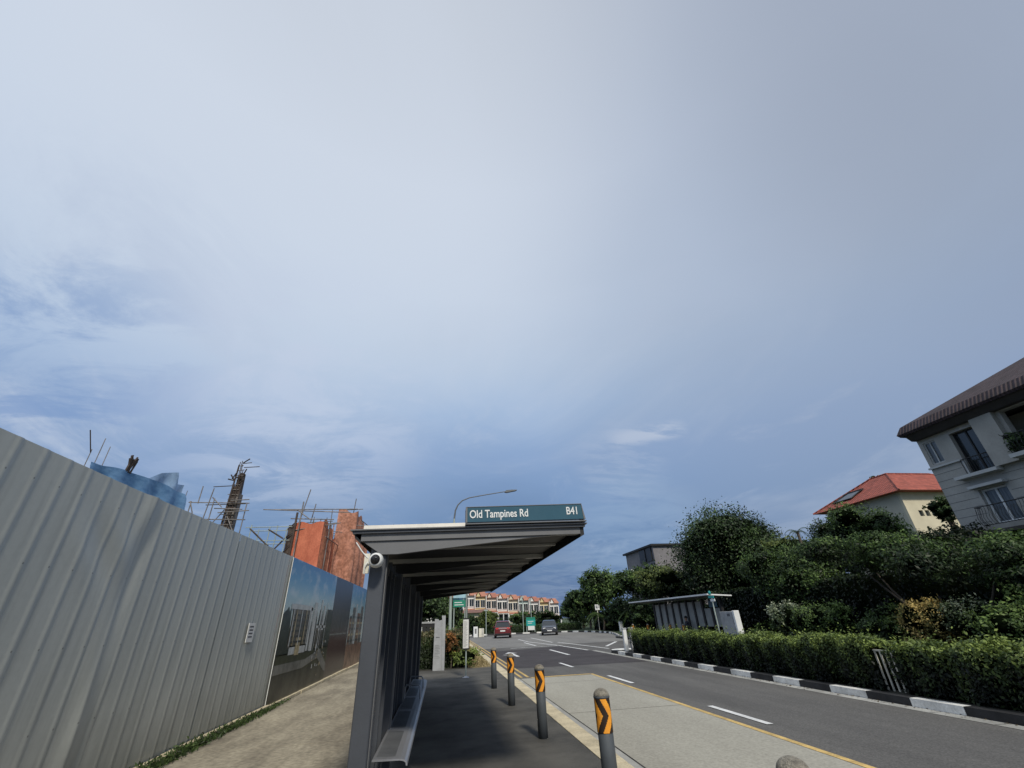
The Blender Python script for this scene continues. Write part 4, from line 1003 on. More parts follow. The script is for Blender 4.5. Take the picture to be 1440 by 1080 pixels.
# ------------------------------------------------------------------ terraced houses
H_roof = mat('orange roof tiles', (.44, .19, .12), .8, .25, 2.5, .5, 12)
H_roof2 = mat('red roof tiles', (.38, .15, .10), .8, .25, 2.5, .5, 12)
H_cols = [mat('wall pale cream', (.62, .55, .42), .8, .08, 1), mat('wall peach', (.68, .56, .46), .8, .08, 1), mat('wall white', (.74, .73, .7), .8, .08, 1), mat('wall pale mint', (.45, .56, .52), .8, .08, 1), mat('wall yellow', (.64, .52, .28), .8, .08, 1)]
def terrace(i, x, y, z, w, label, wc, rm):
    t = thing('terraced_house', label, 'house', (x, y, z), 'row of terraced houses')
    H = 6.4
    b = MB()
    b.box(x, x+w, y+2.0, y+10, z, z+H, wc); b.box(x, x+w, y, y+1.998, z, z+2.5, wc)
    b.box(x-.08, x+.1, y-.1, y+9.9, z, z+H+.4, H_cols[2]); obj('wall', b, t)
    b = MB(); zr = z+H
    b.add([(x-.1, y+1.3, zr-.15), (x+w+.1, y+1.3, zr-.15), (x+w+.1, y+6, zr+1.35), (x-.1, y+6, zr+1.35), (x-.1, y+10.6, zr-.15), (x+w+.1, y+10.6, zr-.15)], [(0, 1, 2, 3), (3, 2, 5, 4), (0, 3, 4), (1, 5, 2)], rm); obj('roof', b, t)
    # small front gable
    b = MB(); gx_, gw = x+w*.08, w*.48
    b.add([(gx_, y+1.2, zr), (gx_+gw, y+1.2, zr), (gx_+gw/2, y+1.2, zr+1.25), (gx_, y+5, zr), (gx_+gw, y+5, zr), (gx_+gw/2, y+5, zr+1.25)], [(0, 2, 5, 3), (2, 1, 4, 5)], rm); 
    b.add([(gx_+.15, y+1.4, zr-.2), (gx_+gw-.15, y+1.4, zr-.2), (gx_+gw/2, y+1.4, zr+1.0)], [(0, 1, 2)], wc); obj('gable', b, t)
    b = MB(); b.add([(x, y-1.0, z+2.35), (x+w, y-1.0, z+2.35), (x+w, y+1.99, z+2.85), (x, y+1.99, z+2.85)], [(0, 1, 2, 3)], rm); b.box(x, x+w, y-.9, y-.8, z+2.15, z+2.34, H_cols[2]); obj('porch_roof', b, t)
    for k in range(2):
        cx = x+w*(.27+.46*k)
        b = MB(); b.box(cx-.62, cx+.62, y+1.94, y+1.997, z+3.45, z+5.3, M_glass); f = obj('window', b, t)
        b = MB()
        for q in (-.66, -.03, .6): b.box(cx+q, cx+q+.06, y+1.88, y+1.938, z+3.45, z+5.3, M_white)
        b.box(cx-.72, cx+.72, y+1.8, y+1.99, z+3.32, z+3.44, M_white); b.box(cx-.72, cx+.72, y+1.86, y+1.99, z+5.31, z+5.4, M_white); obj('frame', b, f)
        b = MB(); b.box(cx-.6, cx+.6, y-.05, y-.002, z+.2, z+1.9, M_glass); obj('door', b, t)
    for k in range(3):
        b = MB(); b.box(x+.1+k*(w-.4)/2, x+.3+k*(w-.4)/2, y-.95, y-.78, z, z+2.14, H_cols[2]); obj('porch_post', b, t)
desc = ['cream', 'peach', 'white', 'pale mint', 'yellow']
ordn = ['leftmost', 'second from left', 'third from left', 'fourth from left', 'fifth from left', 'sixth from left', 'seventh from left', 'second from right', 'rightmost']
order = [2, 4, 1, 2, 0, 3, 2, 4, 2]
for i in range(9):
    terrace(i, 6.0+i*3.35, 138+i*.9, 2.0-.33*i, 3.35, '%s terraced house with orange roof, %s in the distant row' % (desc[order[i]], ordn[i]), H_cols[order[i]], H_roof if i % 4 != 2 else H_roof2)
# bigger house left behind the trees
t = thing('house', 'red roofed house showing behind the trees left of the street lamp', 'house', (-1, 100, 0))
b = MB(); b.box(-7, 2.2, 100, 108, 0, 6.0, H_cols[2]); obj('wall', b, t)
b = MB(); b.add([(-7.6, 99.4, 5.95), (2.9, 99.4, 5.95), (2.9, 108.6, 5.95), (-7.6, 108.6, 5.95), (-4, 104, 8.6), (-.6, 104, 8.6)], [(0, 1, 5, 4), (1, 2, 5), (2, 3, 4, 5), (3, 0, 4), (3, 2, 1, 0)], H_roof2); obj('roof', b, t)
for k in range(3):
    b = MB(); b.box(-6+k*2.8, -4.6+k*2.8, 99.93, 99.99, 3.6, 5.0, M_glass); f = obj('window', b, t)
    b = MB(); b.box(-6.1+k*2.8, -4.5+k*2.8, 99.9, 99.97, 3.45, 3.59, M_white); b.box(-5.34+k*2.8, -5.26+k*2.8, 99.9, 99.928, 3.6, 5.0, M_white); obj('frame', b, f)
# lower house with porch left of the light green tree
t = thing('house', 'low cream house with brown roof below the terraced row, left of the light green tree', 'house', (5.0, 96, 0))
b = MB(); b.box(2.6, 9.0, 96, 103, -.1, 3.1, H_cols[0]); obj('wall', b, t)
b = MB(); b.add([(2.2, 95.3, 3.05), (9.4, 95.3, 3.05), (9.2, 99.2, 3.75), (2.4, 99.2, 3.5), (9.4, 103.2, 3.05), (2.2, 103.2, 3.05)], [(0, 1, 2, 3), (3, 2, 4, 5)], mat('brown roof tiles', (.2, .1, .075), .8, .25, 2.5)); obj('roof', b, t)
for k in range(3):
    b = MB(); b.box(3.1+k*2.0, 4.4+k*2.0, 95.93, 95.99, .9, 2.4, M_glass); f = obj('window', b, t)
    b = MB(); b.box(3.7+k*2.0, 3.8+k*2.0, 95.88, 95.925, .9, 2.4, M_white); b.box(3.0+k*2.0, 4.5+k*2.0, 95.86, 95.985, .78, .895, M_white); obj('frame', b, f)

# ------------------------------------------------------------------ walls with openings
def wallgrid(mb, mt, plane, c0, c1, a0, a1, z0, z1, holes):
    """slab wall between c0..c1 (thickness) spanning a0..a1 and z0..z1, minus rectangular holes (a,b,za,zb)"""
    A = sorted({a0, a1, *[v for h in holes for v in h[:2] if a0 < v < a1]}); Z = sorted({z0, z1, *[v for h in holes for v in h[2:] if z0 < v < z1]})
    for a, b_ in zip(A[:-1], A[1:]):
        run = None
        for z_, w in zip(Z[:-1], Z[1:]):
            ca, cz = (a+b_)/2, (z_+w)/2
            hole = any(h[0] < ca < h[1] and h[2] < cz < h[3] for h in holes)
            if not hole: run = (run[0], w) if run else (z_, w)
            if hole or w == Z[-1]:
                if run:
                    if plane == 'x': mb.box(c0, c1, a, b_, run[0], run[1], mt)
                    else: mb.box(a, b_, c0, c1, run[0], run[1], mt)
                run = None
# ------------------------------------------------------------------ grey apartment block
AW = mat('apartment grey render', (.37, .36, .33), .85, .1, .8, .12, 30, fine=.06, fscale=14)
AWl = mat('apartment pale trim', (.46, .47, .46), .8, .08, 1.5)
AR = tilemat('dark brown roof tiles', (.05, .03, .034), 6.0, 4.0)
AF = mat('roof soffit', (.055, .05, .05), .8, .15, 2)
AG = mat('joint shadow', (.13, .135, .135), .9, .1, 2)
AI = mat('black iron', (.012, .012, .013), .5, .1, 3)
AU = mat('undercroft wall', (.09, .08, .07), .9, .2, 1)
ap = thing('apartment_block', 'grey apartment block with dark brown tiled roof and iron balconies at the right edge', 'apartment block', (30, 10, 0))
holes = [(14.98, 16.05, 6.6, 8.6), (9.3, 13.8, 6.85, 8.75), (15.05, 16.15, 4.42, 5.9), (9.6, 13.0, 4.42, 6.0), (3.6, 7.6, 6.85, 8.7), (4, 7.2, 4.42, 6.0), (16.75, 17.35, 7.5, 8.6)]
b = MB()
wallgrid(b, AW, 'x', 24.0, 24.3, 2, 17.55, 4.2, 9.06, holes)
b.box(24.302, 36, 17.25, 17.55, 4.2, 9.06, AW); b.box(24.302, 36, 2, 2.3, 4.2, 8.95, AW); b.box(35.7, 36, 2.302, 17.448, 4.2, 8.95, AW)
b.box(24.302, 35.69, 2.31, 17.24, 6.2, 6.4, AW)                  # floor slab
b.box(25.8, 25.9, 2.31, 17.24, 6.41, 8.94, AW); b.box(25.2, 25.3, 2.31, 17.24, 4.21, 6.19, AW)
obj('wall', b, ap)
for zz_ in (4.55, 4.9, 5.25, 5.6, 5.95, 6.3, 6.65, 7.0):
    b = MB(); b.box(23.994, 23.999, 16.25, 17.55, zz_, zz_+.018, AG); obj('wall_joint', b, ap)
    if zz_ < 6.4: b = MB(); b.box(23.994, 23.999, 13.1, 14.95, zz_, zz_+.018, AG); obj('wall_joint', b, ap)
b = MB(); b.box(24.6, 36, 2.5, 17.3, -.1, 4.05, AU); obj('undercroft', b, ap)
b = MB(); b.box(23.85, 36.1, 1.9, 17.68, 4.05, 4.199, AU); obj('base_slab', b, ap)
b = MB()
b.box(23.9, 23.992, 16.15, 17.6, 7.30, 7.38, AWl)
b.prism([(16.15, 7.30), (16.15, 7.38), (15.95, 7.28), (16.0, 6.62), (16.1, 6.62), (16.08, 7.22)], 'x', 23.9, 23.99, AWl)
b.box(23.55, 23.99, 14.75, 16.5, 6.44, 6.58, AWl)
b.box(23.3, 23.99, 9.0, 13.95, 6.66, 6.82, AWl)
b.box(23.7, 23.99, 14.9, 16.3, 5.96, 6.08, AWl)
obj('ledge', b, ap)
b = MB(); b.box(23.72, 23.995, 13.95, 14.85, 6.6, 8.94, AW); obj('pilaster', b, ap)
# roof
b = MB()
e0 = (23.15, 18.55); e1 = (36.9, 1.0); ez = 9.33
ridge0 = (28.5, 13.2, 12.1); ridge1 = (31.6, 4, 12.1)
R0 = [(23.25, 17.78, ez-.14), (36.9, 18.3, ez-.14), (36.9, .6, ez-.14), (23.25, .6, ez-.14)]
R1 = [(23.48, 17.60, ez+.26), (36.7, 18.1, ez+.26), (36.7, .8, ez+.26), (23.48, .8, ez+.26)]
R2 = [(28.4, 13.0, 12.2), (31.6, 13.0, 12.2), (31.6, 6, 12.2), (28.4, 6, 12.2)]
RB = [(23.34, 17.70, ez-.26), (36.8, 18.2, ez-.26), (36.8, .7, ez-.26), (23.34, .7, ez-.26)]
allr = RB+R0+R1+R2; fs_ = []
for lv in range(3):
    for k in range(4): fs_.append((lv*4+k, lv*4+(k+1) % 4, lv*4+4+(k+1) % 4, lv*4+4+k))
fs_.append((12, 13, 14, 15)); b.add(allr, fs_, AR)
rf = obj('roof', b, ap)
b = MB(); b.box(23.2, 36.85, .65, 18.5, 8.952, ez-.162+.001, AF) if False else b.quad((23.28, .65, 9.065), (36.8, .65, 9.065), (36.8, 18.1, 9.065), (23.28, 17.7, 9.065), AF)
b.prism([(23.7, 8.80), (24.5, 8.80), (24.5, 9.06), (23.4, 9.06)], 'y', 2.2, 17.55, AF); b.box(23.75, 24.4, 2.0, 18.0, 8.74, 8.85, AF) if False else None
obj('soffit', b, rf)
# windows
def window(par, x, y0, y1, z0, z1, nv=2, fm=AWl, gm=M_glass, fw=.06):
    b = MB(); b.box(x+.05, x+.07, y0, y1, z0, z1, gm); w = obj('window', b, par)
    b = MB()
    for k in range(nv+1): q = y0+(y1-y0-fw)*k/nv; b.box(x, x+.045, q, q+fw, z0, z1, fm)
    b.box(x+.001, x+.044, y0+fw, y1-fw, z1-fw, z1-.001, fm); b.box(x+.001, x+.044, y0+fw, y1-fw, z0+.001, z0+fw, fm); obj('frame', b, w)
    return w
M_curt = mat('curtained glass', (.13, .145, .15), .2, .5, 3, spec=.8, col2=(.03, .035, .04), stretch=(1, 6, .3))
window(ap, 24.22, 14.98, 16.05, 6.6, 8.6, 2, AI, M_glass)
window(ap, 24.18, 15.05, 16.15, 4.42, 5.9, 2, M_white, M_curt, .08)
window(ap, 24.05, 16.75, 17.35, 7.5, 8.6, 2, AWl, M_curt, .05)
window(ap, 24.18, 9.6, 13.0, 4.42, 6.0, 4, M_white, M_curt, .08)
window(ap, 25.72, 9.6, 13.4, 6.85, 8.6, 4, AI, M_glass)
window(ap, 24.18, 4, 7.2, 4.42, 6.0, 4, M_white, M_curt, .08)
window(ap, 25.72, 4, 7.4, 6.85, 8.6, 4, AI, M_glass)
def balcony(y0, y1, z0, z1, x, out, belly, n):
    b = MB()
    path = lambda u: (x-out*(1 if .0 < u < 1 else 0))
    pts = [(x, y0), (x-out, y0+.03), (x-out, y1-.03), (x, y1)]
    b.tube([(p[0], p[1], z1) for p in pts], .022, AI, 6); b.tube([(p[0], p[1], z0+.03) for p in pts], .016, AI, 6)
    for k in range(n+1):
        q = y0+.04+(y1-y0-.08)*k/n
        b.tube([(x-out, q, z0), (x-out-belly*.7, q, z0+(z1-z0)*.2), (x-out-belly, q, z0+(z1-z0)*.42), (x-out-belly*.2, q, z0+(z1-z0)*.75), (x-out, q, z1)], .010, AI, 4, False)
    for k in range(3):
        q = x-out*(k+.5)/3
        for yy_ in (y0, y1): b.tube([(q, yy_, z0), (q, yy_+(belly*.7 if yy_ == y1 else -belly*.7), z0+(z1-z0)*.4), (q, yy_, z1)], .010, AI, 4, False)
    obj('balcony_railing', b, ap)
balcony(14.15, 16.4, 4.35, 5.15, 23.95, .35, .14, 18)
balcony(14.95, 16.1, 6.6, 7.3, 23.98, .12, 0, 10)
balcony(9.1, 13.9, 6.83, 7.6, 23.95, .5, .12, 34)
balcony(9.4, 13.2, 4.35, 5.15, 23.95, .35, .14, 30)
pl = thing('balcony_plant', 'leafy dark plant on the upper apartment balcony', 'plant', (23.7, 13.7, 6.83))
crown('foliage', [(23.65, 13.65, 7.3, .28, .38, .4), (23.7, 13.1, 7.15, .2, .3, .25)], 900, .11, L_dark, pl, 120, .2, 20, .4)
b = MB(); b.lathe([(.10, 6.84), (.14, 7.0), (.145, 7.02)], AU, (23.7, 13.6, 0), 14); obj('pot', b, pl)

# ------------------------------------------------------------------ red roofed house
RW = mat('pale yellow wall', (.62, .56, .41), .85, .08, .6, .1, 20)
RW_shade = mat('shaded yellow wall', (.5, .47, .38), .85, .08, .6, .1, 20)  # greyer copy of the yellow wall: shade on the sides put into the colour
RR = tilemat('red roof tiles main', (.31, .075, .048), 3.0, 2.5)
t = thing('house', 'pale yellow house with red tiled hip roof and roof panel, left of the apartment block', 'house', (45, 38, 0))
hl = [(41.1, 41.55, 8.1, 8.6), (41.75, 42.2, 8.1, 8.6), (42.4, 42.85, 8.1, 8.6), (43.05, 43.5, 8.1, 8.6)]
b = MB(); wallgrid(b, RW, 'y', 32.7, 32.95, 40, 52, 0, 10.3, hl)
b.box(40, 40.25, 32.952, 41.0, 0, 10.3, RW_shade); b.box(40.252, 52, 40.8, 41.0, 0, 10.3, RW_shade); b.box(51.8, 52, 32.952, 40.79, 0, 10.3, RW_shade); obj('wall', b, t)
for h in hl:
    b = MB(); b.box(h[0], h[1], 32.86, 32.88, h[2], h[3], M_glass); obj('window', b, t)
b = MB(); x0, x1, y0, y1, ze = 39.2, 52.8, 31.9, 41.9, 10.2
b.add([(x0, y0, ze), (x1, y0, ze), (x1, y1, ze), (x0, y1, ze), (43.6, 36.0, 12.9), (48.6, 36.0, 12.9), (43.6, 37.8, 12.9), (48.6, 37.8, 12.9)],
      [(0, 1, 5, 4), (1, 2, 7, 5), (2, 3, 6, 7), (3, 0, 4, 6), (4, 5, 7, 6), (3, 2, 1, 0)], RR)
b.box(x0, x1, y0-.02, y0+.02, ze-.18, ze-.003, AF) if False else None
rf = obj('roof', b, t)
b = MB(); b.tube([(x0, y0, ze+.03), (43.6, 36.0, 12.93), (48.6, 36.0, 12.93), (x1, y0, ze+.03)], .08, RR, 6); b.tube([(x0, y1, ze+.03), (43.6, 37.8, 12.93), (43.6, 36.0, 12.93)], .08, RR, 6); obj('ridge_tiles', b, rf)
b = MB(); k_ = (12.9-10.2)/(43.6-39.2)
def rp(x, y, d): return (x, y, ze+(x-x0)*k_+d)
b.add([rp(40.1, 37.6, .12), rp(40.1, 39.9, .12), rp(41.5, 39.1, .12), rp(41.5, 37.2, .12)], [(0, 1, 2, 3)], M_glass)
b.tube([rp(40.1, 37.6, .13), rp(40.1, 39.9, .13), rp(41.5, 39.1, .13), rp(41.5, 37.2, .13), rp(40.1, 37.6, .13)], .06, AI, 5); obj('skylight', b, rf)
tree('dark treetop rising behind the red roof', 49.5, 42.6, 13.8, 1.1, 1.0, L_dark, 1800, .26, 130)

# grey flat roofed house
t = thing('house', 'grey flat roofed modern house above the trees in the middle distance', 'house', (28, 55, 0))
b = MB(); b.box(25.2, 33, 52.3, 61.0, 0, 8.8, mat('grey brown wall', (.2, .19, .2), .85, .1, 1)); obj('wall', b, t)
b = MB(); b.box(24.9, 33.5, 52.0, 61.4, 8.802, 9.02, M_dark); obj('flat_roof', b, t)
b = MB(); b.box(25.12, 25.19, 52.8, 56.4, 7.2, 8.7, M_black); w = obj('window', b, t)
b = MB(); b.box(25.05, 25.115, 52.7, 52.8, 7.2, 8.7, M_dark); b.box(25.05, 25.115, 54.5, 54.6, 7.2, 8.7, M_dark); obj('frame', b, w)
b = MB(); b.box(24.2, 25.1, 57.5, 60.8, 6.5, 6.7, M_white); b.box(24.3, 24.45, 58.0, 58.15, 5, 6.5, M_white); obj('canopy', b, t)

# ------------------------------------------------------------------ construction site
S_or = mat('orange safety net', (.64, .20, .11), .85, .25, 2.2, .3, 7, col2=(.42, .11, .06), stretch=(1, 1, .5), fine=.14, fscale=22)
S_or2 = mat('brown stained net', (.34, .14, .07), .9, .3, 2.0, .4, 8, col2=(.5, .16, .10), stretch=(1, 2.5, .25), fine=.35, fscale=7)
S_pk = mat('faded pink net', (.55, .26, .18), .9, .3, 3, .6, 8, col2=(.3, .13, .08), fine=.3, fscale=9)
S_bl = mat('blue debris net', (.24, .44, .68), .8, .3, 2.2, .4, 8, col2=(.11, .25, .46), stretch=(1, 1, 2.5))
S_bll = mat('pale blue net', (.36, .52, .72), .8, .25, 1.5, .3, 8)
S_tube = mat('scaffold tube', (.22, .2, .19), .6, .3, 3, metal=.3)
S_rust = mat('rusty rebar', (.07, .05, .04), .8, .3, 4)
S_conc = mat('raw concrete', (.2, .18, .165), .9, .25, 1.5, .4, 20)
def draped(mb, pts, z0f, z1f, mt, nu=60, nv=14, amp=.08, seed=0):
    """cloth strip following the plan polyline pts"""
    from mathutils import noise
    P = [Vector((p[0], p[1], 0)) for p in pts]; L_ = [0]
    for a, b_ in zip(P[:-1], P[1:]): L_.append(L_[-1]+(b_-a).length)
    vs = []; fs = []
    for i in range(nu+1):
        u = L_[-1]*i/nu; k = max(j for j in range(len(P)-1) if L_[j] <= u+1e-6)
        d = (P[k+1]-P[k]).normalized(); p = P[k]+d*(u-L_[k]); nn = Vector((d.y, -d.x, 0))
        za, zb = z0f(i/nu), z1f(i/nu)
        for j in range(nv+1):
            v = j/nv; w = amp*(math.sin(u*5+seed)+.8*noise.noise(Vector((u*1.6, v*2, seed)))*2)*(.4+.6*math.sin(PI*v)*1)
            q = p+nn*w; vs.append((q.x, q.y, za+(zb-za)*v+amp*.6*noise.noise(Vector((u*1.1, v, seed+7)))*(v > .9)))
    for i in range(nu):
        for j in range(nv): fs.append((i*(nv+1)+j, (i+1)*(nv+1)+j, (i+1)*(nv+1)+j+1, i*(nv+1)+j+1))
    mb.add(vs, fs, mt, True)
# orange netted building
t = thing('netted_building', 'building under construction wrapped in orange netting behind the banners', 'building', (-7, 25, 0))
b = MB(); b.box(-6.9, -5.75, 22.15, 33, 0, 5.5, S_conc); b.box(-12, -6.91, 24, 33, 0, 4.2, S_conc); obj('concrete_core', b, t)
b = MB(); draped(b, [(-6.95, 22.05), (-5.7, 22.0)], lambda u: 0, lambda u: 5.95+.05*math.sin(u*9), S_or, 30, 26, .085, 3); obj('front_net', b, t)
b = MB(); draped(b, [(-5.68, 22.0), (-5.6, 33.4)], lambda u: 0, lambda u: 5.62+.3*max(0, 1-u*3)+.30*math.sin(u*17+1)*(.4+.3*u)+.12*math.sin(u*61), S_or2, 130, 18, .09, 5); obj('side_net', b, t)
b = MB()
for k in range(14):
    y = 22.4+k*.8; b.tube([(-5.52, y, 0), (-5.52, y, 5.9+.3*math.sin(k*2.2))], .022, S_pk if k % 3 else S_tube, 5)
b.tube([(-5.52, 22, 5.3), (-5.52, 33.3, 5.35)], .022, S_tube, 5); b.box(-7.35, -6.98, 22.3, 22.5, 0, 5.9, S_rust)
rg = random.Random(31)
for k in range(16):
    y = 22.3+rg.random()*7; x = -5.6-rg.random()*1.2; h = 5.9+rg.random()*.9; b.tube([(x, y, 5.2), (x+rg.uniform(-.1, .1), y, h)], .018, S_tube, 4)
for k in range(9):
    y = 22.2+k*.9; b.tube([(-6.9, y, 5.95+.1*math.sin(k)), (-5.3, y+rg.uniform(-.3, .3), 6.0+.15*math.sin(k*2))], .018, S_tube, 4)
for k in range(5): b.tube([(-7.3, 21.95, 3.6+k*.5), (-6.9, 21.9, 4.0+k*.5)], .03, S_rust, 4)
b.tube([(-6.95, 21.9, 0), (-6.95, 21.9, 6.4)], .05, S_rust, 6); b.tube([(-6.75, 21.85, 0), (-6.75, 21.85, 6.9)], .03, S_tube, 6)
obj('scaffold_poles', b, t)
b = MB(); draped(b, [(-5.72, 24.6), (-4.8, 24.8), (-4.7, 28.5)], lambda u: 2.8, lambda u: 7.12-.25*u-.8*max(0, u-.5)+.1*math.sin(u*31), S_pk, 44, 14, .08, 9); obj('top_net', b, t)
b = MB()
for (a, c) in (((-8.5, 21.9, 6.55), (-4.6, 22.2, 6.45)), ((-8.3, 22.6, 6.7), (-4.4, 22.8, 6.75)), ((-7.2, 21.9, 6.12), (-5.3, 22.1, 6.1)), ((-6.95, 21.8, 6.5), (-6.3, 21.9, 6.05)), ((-6.8, 21.9, 5.9), (-6.55, 21.9, 7.5)), ((-6.4, 22.3, 6), (-6.3, 22.3, 6.9)),
               ((-5.0, 24.9, 7.0), (-4.95, 24.9, 7.8)), ((-5.3, 24.9, 6.4), (-4.0, 24.9, 6.3)), ((-5.6, 24.8, 7.15), (-4.5, 24.8, 7.2)), ((-7.0, 22, 5.6), (-5.0, 22.3, 5.98)), ((-4.6, 25.2, 6.7), (-3.9, 26, 6.2)), ((-4.5, 26.5, 6.3), (-4.1, 27.5, 5.6))):
    b.tube([a, c], .024, S_tube, 5)
obj('scaffold_tubes', b, t)
# scaffold left of it
t = thing('scaffold', 'open tube scaffold standing left of the orange netted building', 'scaffold', (-8, 22, 0))
b = MB(); rg = random.Random(9)
for x in (-8.75, -7.95, -7.2):
    for y in (21.7, 22.6): b.tube([(x, y, 0), (x, y, 5.75+rg.uniform(-.1, .25))], .022, S_pole if False else M_pole, 5)
for z_ in (3.6, 4.5, 5.1, 5.7):
    for y in (21.7, 22.6): b.tube([(-9.0, y, z_), (-7.0, y, z_+.02)], .02, M_pole, 5)
for a, c in (((-8.8, 21.7, 5.65), (-7.9, 21.7, 4.9)), ((-8.0, 21.7, 5.6), (-7.3, 21.7, 5.2)), ((-9.0, 21.75, 5.05), (-7.9, 21.75, 4.55)), ((-7.9, 21.8, 4.4), (-7.1, 21.8, 5.4))): b.tube([a, c], .035, S_rust, 5)
obj('tubes', b, t)
b = MB(); b.box(-8.9, -7.1, 21.75, 22.5, 4.5, 4.55, S_conc)
for k in range(4): b.box(-8.35+k*.13, -8.29+k*.13, 21.8, 21.86, 4.7, 4.95, M_black)
obj('deck', b, t)
# rebar column tower
t = thing('rebar_column', 'tall unfinished column bristling with rebar behind the hoarding', 'column', (-9.9, 22, 0))
b = MB(); b.prism([(-10.15, 0), (-9.65, 0), (-9.68, 7.3), (-10.02, 7.2)], 'y', 21.85, 22.2, S_conc); b.prism([(-10.0, 7.2), (-9.75, 7.25), (-9.8, 8.3), (-9.93, 8.3)], 'y', 21.85, 22.2, S_rust); obj('core', b, t)
b = MB(); rg = random.Random(12)
for k in range(12):
    x = -10.15+rg.random()*.5; b.tube([(x, 21.82, 5), (x*.6-9.87*.4+rg.uniform(-.05, .05), 21.82+rg.uniform(-.1, .1), 8.0+rg.uniform(-.5, .95))], .018, S_rust, 5)
for k in range(15):
    z_ = 5.4+k*.23; e_ = .02*k; b.tube([(-10.25+e_+rg.uniform(-.1, .05), 21.8, z_), (-9.55-e_+rg.uniform(-.05, .1), 21.8, z_+rg.uniform(-.05, .05))], .018, S_conc, 5)
for z_, a, c in ((8.55, -9.8, -9.1), (7.6, -10.9, -10.1), (8.75, -9.9, -9.5), (6.75, -11.0, -9.3)): b.tube([(a, 21.8, z_), (c, 21.8, z_+.05)], .02, S_rust, 5)
for k in range(9):
    x = -10.2+rg.random()*.5; z_ = 7.6+rg.random()*1.2; b.tube([(x, 21.8, z_), (x+rg.uniform(-.3, .3), 21.7, z_+rg.uniform(.05, .3))], .03, S_rust, 5)
obj('rebar', b, t)
b = MB()
for a, c in (((-11.7, 21.7, 6.85), (-9.1, 21.7, 6.8)), ((-11.7, 21.7, 6.1), (-9.1, 21.7, 6.05)), ((-11.65, 21.7, 6.9), (-11.2, 21.7, 5.9)), ((-10.9, 21.7, 6.0), (-10.8, 21.7, 7.5)), ((-11.3, 21.7, 6.8), (-11.3, 21.7, 7.6)), ((-10.9, 21.7, 5.2), (-10.1, 21.7, 6.5)), ((-9.2, 21.7, 4.5), (-9.2, 21.7, 6.8)),
             ((-9.3, 21.6, 6.5), (-10.5, 21.6, 6.55)), ((-9.2, 21.7, 5.0), (-9.9, 21.7, 6.2)), ((-10.6, 21.6, 0), (-10.6, 21.6, 7)), ((-11.6, 21.7, 0), (-11.6, 21.7, 6.9)), ((-9.9, 21.6, 6.9), (-9.1, 21.6, 6.95)), ((-10.3, 21.6, 6.35), (-9.0, 21.6, 6.45)), ((-10.7, 21.6, 7.05), (-10.2, 21.6, 6.6))):
    b.tube([a, c], .024, S_tube, 5)
obj('scaffold_tubes', b, t)
# blue netting
t = thing('blue_netting', 'blue debris netting draped over a frame behind the hoarding at left', 'netting', (-10, 16, 0))
def crv(pts):
    return lambda u: float(np.interp(u, [p[0] for p in pts], [p[1] for p in pts]))
b = MB(); draped(b, [(-10.0, 13.2), (-9.95, 18.2)], lambda u: 4.6, crv([(0, 5.93), (.18, 6.06), (.45, 6.2), (.74, 6.27), (.97, 6.25), (1, 6.1)]), S_bl, 60, 12, .06, 2); obj('lower_net', b, t)
b = MB(); draped(b, [(-10.3, 16.0), (-10.2, 18.3)], lambda u: 5.6, crv([(0, 6.2), (.35, 6.72), (.72, 7.0), (.74, 6.95), (.8, 6.6), (1, 6.7)]), S_bll, 36, 8, .04, 6); obj('upper_net', b, t)
b = MB()
for y, h in ((13.15, 6.3), (13.45, 6.75), (13.75, 6.6), (18.35, 6.5)): b.tube([(-10.1, y, 0), (-10.1, y+.05, h)], .012, S_tube, 5)
b.tube([(-10.1, 13.2, 6.2), (-10.1, 12.85, 6.75)], .014, S_rust, 5)
b.tube([(-10.15, 13.1, 5.6), (-10.15, 18.3, 5.6)], .03, S_tube, 5); obj('poles', b, t)
b = MB(); rg = random.Random(2)
for k in range(10): b.tube([(-10.0, 14.75+rg.uniform(-.12, .12), 6.1), (-10.0, 14.75+rg.uniform(-.26, .26), 6.62+rg.uniform(-.1, .08))], .028, S_rust, 5)
obj('rebar', b, t)

# ------------------------------------------------------------------ sky, sun, camera
w = bpy.data.worlds.new('World'); SC.world = w; w.use_nodes = True
nt = w.node_tree; N = nt.nodes; L = nt.links; N.clear()
SUN_EL, SUN_AZ = R(42), R(172)      # azimuth clockwise from +Y
out = N.new('ShaderNodeOutputWorld')
sky = N.new('ShaderNodeTexSky'); sky.sky_type = 'NISHITA'; sky.sun_disc = False
sky.sun_elevation = SUN_EL; sky.sun_rotation = SUN_AZ; sky.air_density = 1.2; sky.dust_density = 1.5
bg = N.new('ShaderNodeBackground'); bg.inputs[1].default_value = .1; L.new(sky.outputs[0], bg.inputs[0])
bc = N.new('ShaderNodeBackground'); bc.inputs[1].default_value = 1.0
tc = N.new('ShaderNodeTexCoord'); sp = N.new('ShaderNodeSeparateXYZ'); L.new(tc.outputs['Generated'], sp.inputs[0])
def math_(op, a, b_=None, c=None, clamp=False):
    n = N.new('ShaderNodeMath'); n.operation = op; n.use_clamp = clamp
    for i, v in enumerate((a, b_, c)):
        if v is None: continue
        if isinstance(v, (int, float)): n.inputs[i].default_value = v
        else: L.new(v, n.inputs[i])
    return n.outputs[0]
rp_ = N.new('ShaderNodeValToRGB'); els = rp_.color_ramp.elements
st = [(0.0, (86, 112, 158)), (.10, (92, 124, 168)), (.2, (117, 147, 188)), (.32, (137, 164, 203)), (.42, (160, 185, 218)), (.52, (184, 203, 227)), (.64, (201, 215, 234)), (.80, (208, 218, 233)), (1.0, (190, 196, 206))]
els[0].position = 0; els[0].color = (*lin(st[0][1]), 1); els[1].position = 1; els[1].color = (*lin(st[-1][1]), 1)
